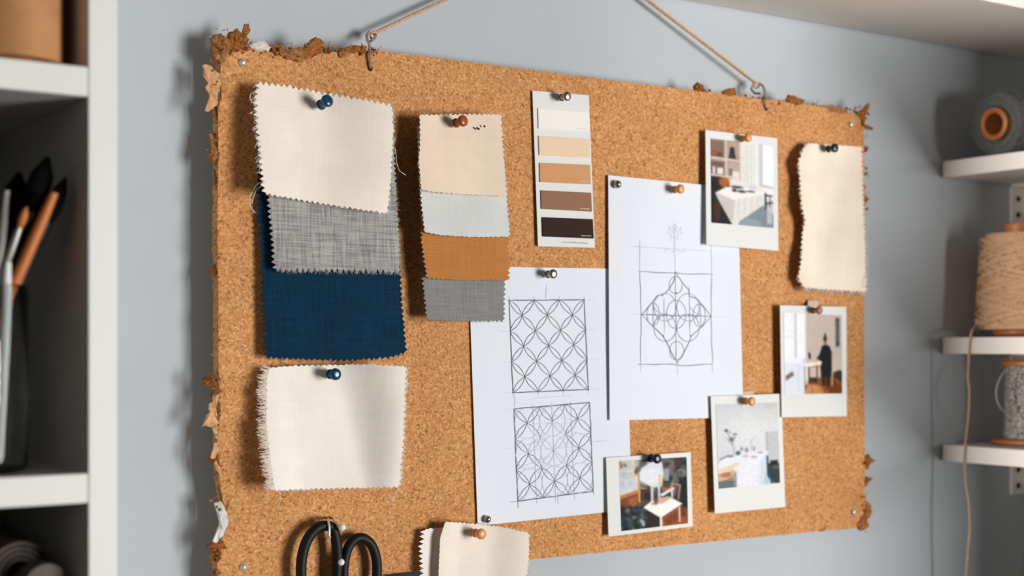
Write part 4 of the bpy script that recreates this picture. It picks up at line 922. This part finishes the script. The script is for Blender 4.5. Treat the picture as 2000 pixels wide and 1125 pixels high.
# bottom swatches
swatch('j', 'cream swatch with pinked left edge, half hidden at the bottom of the cork board', [(826, 1034), (870, 1030), (960, 1034)], [(828, 1215), (900, 1214), (960, 1212)], [(826, 1034), (821, 1070), (824, 1130), (828, 1215)], [(960, 1034), (964, 1120), (960, 1212)],
       lambda s, t: .004 + .006 * t + .003 * (1 - s), 'cream2', 26, 38, (1, 1, 2, 5), [('L', 40, 6, .8), ('B', 30, 8, .6)])
s10 = swatch('k', 'cream swatch held by a pale wooden pin at the bottom of the cork board', [(870, 1019), (930, 1023), (980, 1029), (1033, 1041)], [(856, 1222), (940, 1226), (1030, 1225)], [(870, 1019), (860, 1050), (857, 1110), (856, 1222)], [(1033, 1041), (1033, 1075), (1029, 1130), (1030, 1225)],
       lambda s, t: .009 + .008 * t + .005 * (1 - sm(min(1, s * 4))) + .009 * sm(max(0, (s - .5) / .5)), 'cream', 40, 40, (1.2, 1.5, 2, .6), [('T', 40, 4, .6), ('R', 50, 6, .8), ('B', 40, 8, .7)])
long_threads(s10, [[(1030, 1095), (1038, 1098), (1038, 1108), (1030, 1122), (1028, 1135)]], .012, 'crthread')

# ------------------------------------------------------------------ push pins
PG = 'push pins in the cork board'
PROF = [(.0, .0011), (.0, .0030), (.0008, .0038), (.0018, .0038), (.0026, .0027), (.0046, .0023), (.0064, .0026), (.0078, .0042), (.0092, .0046), (.0106, .0044), (.0114, .0036), (.0117, .0014)]
def pin(u, v, surf, mat, label, sc=1.0, gap=.003, tilt=(0, 0), name='push_pin'):
    """u, v: where the head shows in the frame; surf: distance of the pinned surface from the cork"""
    Hh = .0095 * sc
    c = bp(u, v, surf + gap + Hh); ax = Vector((tilt[0], -1, tilt[1])).normalized()
    base = c - ax * Hh; foot = base - ax * (gap + surf + .006)
    o = thing(name, base - ax * gap, label, 'push pin', PG)
    b = MB(); b.lathe([(h * sc, r * sc) for h, r in PROF], base, ax, 28); b.build('pin_head', M[mat], o)
    b = MB(); b.lathe([(0, .0001), (.003, .0006), ((base - foot).length + .002, .0006)], foot, ax, 10); b.build('needle', M['steel'], o)
    return o
def dome(u, v, surf, mat, label, r=.0036):
    c = bp(u, v, surf + .003); base = Vector((c.x, -TB - surf, c.z)); o = thing('push_pin', base, label, 'push pin', PG)
    b = MB(); b.ball(base + Vector((0, -.0028, 0)), r); b.build('pin_head', M[mat], o)
    b = MB(); b.lathe([(0, .0001), (.003, .0006), (surf + .007, .0006)], base + Vector((0, surf + .006, 0)), (0, -1, 0), 10); b.build('needle', M['steel'], o)
pin(639, 197, .0125, 'blue', 'blue push pin in the large cream swatch', 1.15, .004, (.1, .22))
pin(655, 731, .0085, 'blue', 'blue push pin in the frayed ivory swatch', 1.1, .0025)
pin(904, 236, .0185, 'brown', 'brown push pin in the peach cream swatch', 1.1, .0025, (.15, .1))
pin(1107, 188, .0026, 'nickel', 'nickel push pin at the top of the paint colour card', .95, .002)
pin(1080, 535, .0016, 'nickel', 'nickel push pin at the top of the lattice drawing', .95, .003)
pin(1329, 369, .0035, 'orange', 'pale wooden push pin at the top of the diamond drawing', 1.0, .002)
dome(1206, 360, .0036, 'nickel', 'round nickel pin at the top left corner of the diamond drawing', .0040)
dome(952, 1014, .0016, 'nickel', 'round nickel pin at the bottom left corner of the lattice drawing', .0034)
pin(1461, 269, .0067, 'orange', 'pale wooden push pin in the dining table photo', .95, .001)
pin(1630, 289, .0085, 'navypl', 'dark navy push pin in the wavy-edged cream swatch', 1.05, .002)
pin(1600, 606, .0082, 'brownwood', 'brown wooden push pin in the photo of the person in black', .95, .001)
pin(1468, 784, .0065, 'orange', 'pale wooden push pin in the photo of the white table', 1.0, .001)
pin(1283, 896, .0045, 'navypl', 'dark navy push pin in the photo of dark plants', 1.05, .001)
pin(940, 1043, .0108, 'orange', 'pale wooden push pin in the cream swatch at the bottom', 1.05, .002)

# ------------------------------------------------------------------ scissors on a pearl pin
sc0 = bp(668, 1120, .010)
sci = thing('scissors', sc0, 'black-handled scissors hanging from a metal hook at the bottom left of the cork board', 'scissors')
def loop(pts, rad, off, k=5):
    n = len(pts); out = []
    for i in range(n):
        p0, p1_, p2_, p3 = pts[i - 1], pts[i], pts[(i + 1) % n], pts[(i + 2) % n]
        for j in range(k):
            t = j / k
            out.append(tuple(.5 * ((2 * p1_[q]) + (-p0[q] + p2_[q]) * t + (2 * p0[q] - 5 * p1_[q] + 4 * p2_[q] - p3[q]) * t * t + (-p0[q] + 3 * p1_[q] - 3 * p2_[q] + p3[q]) * t ** 3) for q in (0, 1)))
    return [bp(u, v, off) for u, v in out]
b = MB(); b.tube(loop([(648, 1030), (657, 1060), (659, 1100), (655, 1150), (640, 1180), (618, 1190), (600, 1175), (590, 1140), (589, 1095), (600, 1055), (622, 1030)], .004, .0125), .0044, 12, closed=True)
b.tube([bp(656, 1140, .0125), bp(660, 1190, .012), bp(672, 1240, .0105)], [.0042, .0044, .004], 12)
b.build('finger_loop', M['black'], sci)
b = MB(); b.tube(loop([(704, 1050), (724, 1062), (735, 1092), (735, 1130), (722, 1162), (700, 1172), (680, 1160), (671, 1125), (675, 1085), (686, 1060)], .004, .010), .0042, 12, closed=True)
b.tube([bp(680, 1150, .010), bp(676, 1195, .0095), bp(668, 1240, .009)], [.0042, .0044, .004], 12)
b.build('thumb_loop', M['black'], sci)
for (a0, a1, of) in (((672, 1236), (650, 1420), .0108), ((668, 1236), (690, 1420), .0088)):
    d0, d1 = bp(*a0, of), bp(*a1, of); b = MB(); w = Vector((.0055, 0, 0)); th = Vector((0, .0014, 0))
    vs = [d0 - w, d0 + w, d1 + w * .1, d1 - w * .1]; b.add(vs + [v + th for v in vs], [(0, 1, 2, 3), (7, 6, 5, 4), (0, 4, 5, 1), (1, 5, 6, 2), (2, 6, 7, 3), (3, 7, 4, 0)]); b.build('blade', M['steel'], sci, smooth=False)
b = MB(); b.lathe([(-.006, .003), (.003, .003), (.004, .0024)], bp(670, 1262, .011), (0, -1, 0), 18); b.build('pivot_screw', M['steel'], sci)
b = MB(); b.ball(bp(666, 1098, .0165), .0030, 12); b.build('rivet', M['pearl'], sci)
# hook with the pearl-headed pin
hk = thing('wall_hook', bp(648, 1030, 0), 'silver wire hook carrying the scissors, with a pearl head', 'hook')
b = MB(); b.tube([bp(641, 1013, -.004), bp(641, 1013, .010), bp(641, 1016, .017), bp(643, 1030, .0185), bp(643, 1050, .0175)], .0010, 8); b.tube([bp(650, 1012, -.004), bp(650, 1013, .008), bp(655, 1022, .014), bp(660, 1027, .019)], .0010, 8); b.build('wire', M['steel'], hk)
b = MB(); b.ball(bp(668, 1030, .021), .0031, 12); b.build('pearl', M['pearl'], hk)
b = MB(); b.ball(bp(643, 1049, .0178), .0016, 8); b.build('hook_tip', M['steel'], hk)

# ------------------------------------------------------------------ light
def area(name, loc, target, sx, sy, e, col):
    l = bpy.data.lights.new(name, 'AREA'); l.shape = 'RECTANGLE'; l.size = sx; l.size_y = sy; l.energy = e; l.color = col
    o = bpy.data.objects.new(name, l); COL.objects.link(o); o.location = loc
    o.rotation_euler = (Vector(target) - Vector(loc)).to_track_quat('-Z', 'Y').to_euler(); return o
area('window_daylight', (XW + 1.95, -5.0, .86), (.5, 0, 1.4), 1.75, 2.2, 372, (1.0, .99, .975))
area('left_fill', (X0 + .15, -1.4, 1.25), (1.2, -.3, 1.45), .6, 1.2, 455, (1.0, .95, .9))  # added fill lamp brightening the right shelf faces; the left wall has no window
w = bpy.data.worlds.new('World'); scene.world = w; w.use_nodes = True
bg = w.node_tree.nodes['Background']; bg.inputs[0].default_value = (.86, .93, 1.0, 1); bg.inputs[1].default_value = .012

# ------------------------------------------------------------------ camera
cam = bpy.data.cameras.new('Camera'); co = bpy.data.objects.new('Camera', cam); COL.objects.link(co)
cam.sensor_fit = 'HORIZONTAL'; cam.sensor_width = 36; cam.lens = FPX / 2000 * 36
cam.shift_y = (HZ - 562.5) / 2000; cam.clip_start = .05
co.location = CAM; co.rotation_euler = (math.pi / 2, 0, ANG - math.pi / 2)
cam.dof.use_dof = True; cam.dof.focus_distance = 1.27; cam.dof.aperture_fstop = 4.5
scene.camera = co
vs = scene.view_settings; vs.view_transform = 'Standard'; vs.look = 'None'; vs.gamma = 1; vs.exposure = .1; vs.use_curve_mapping = False
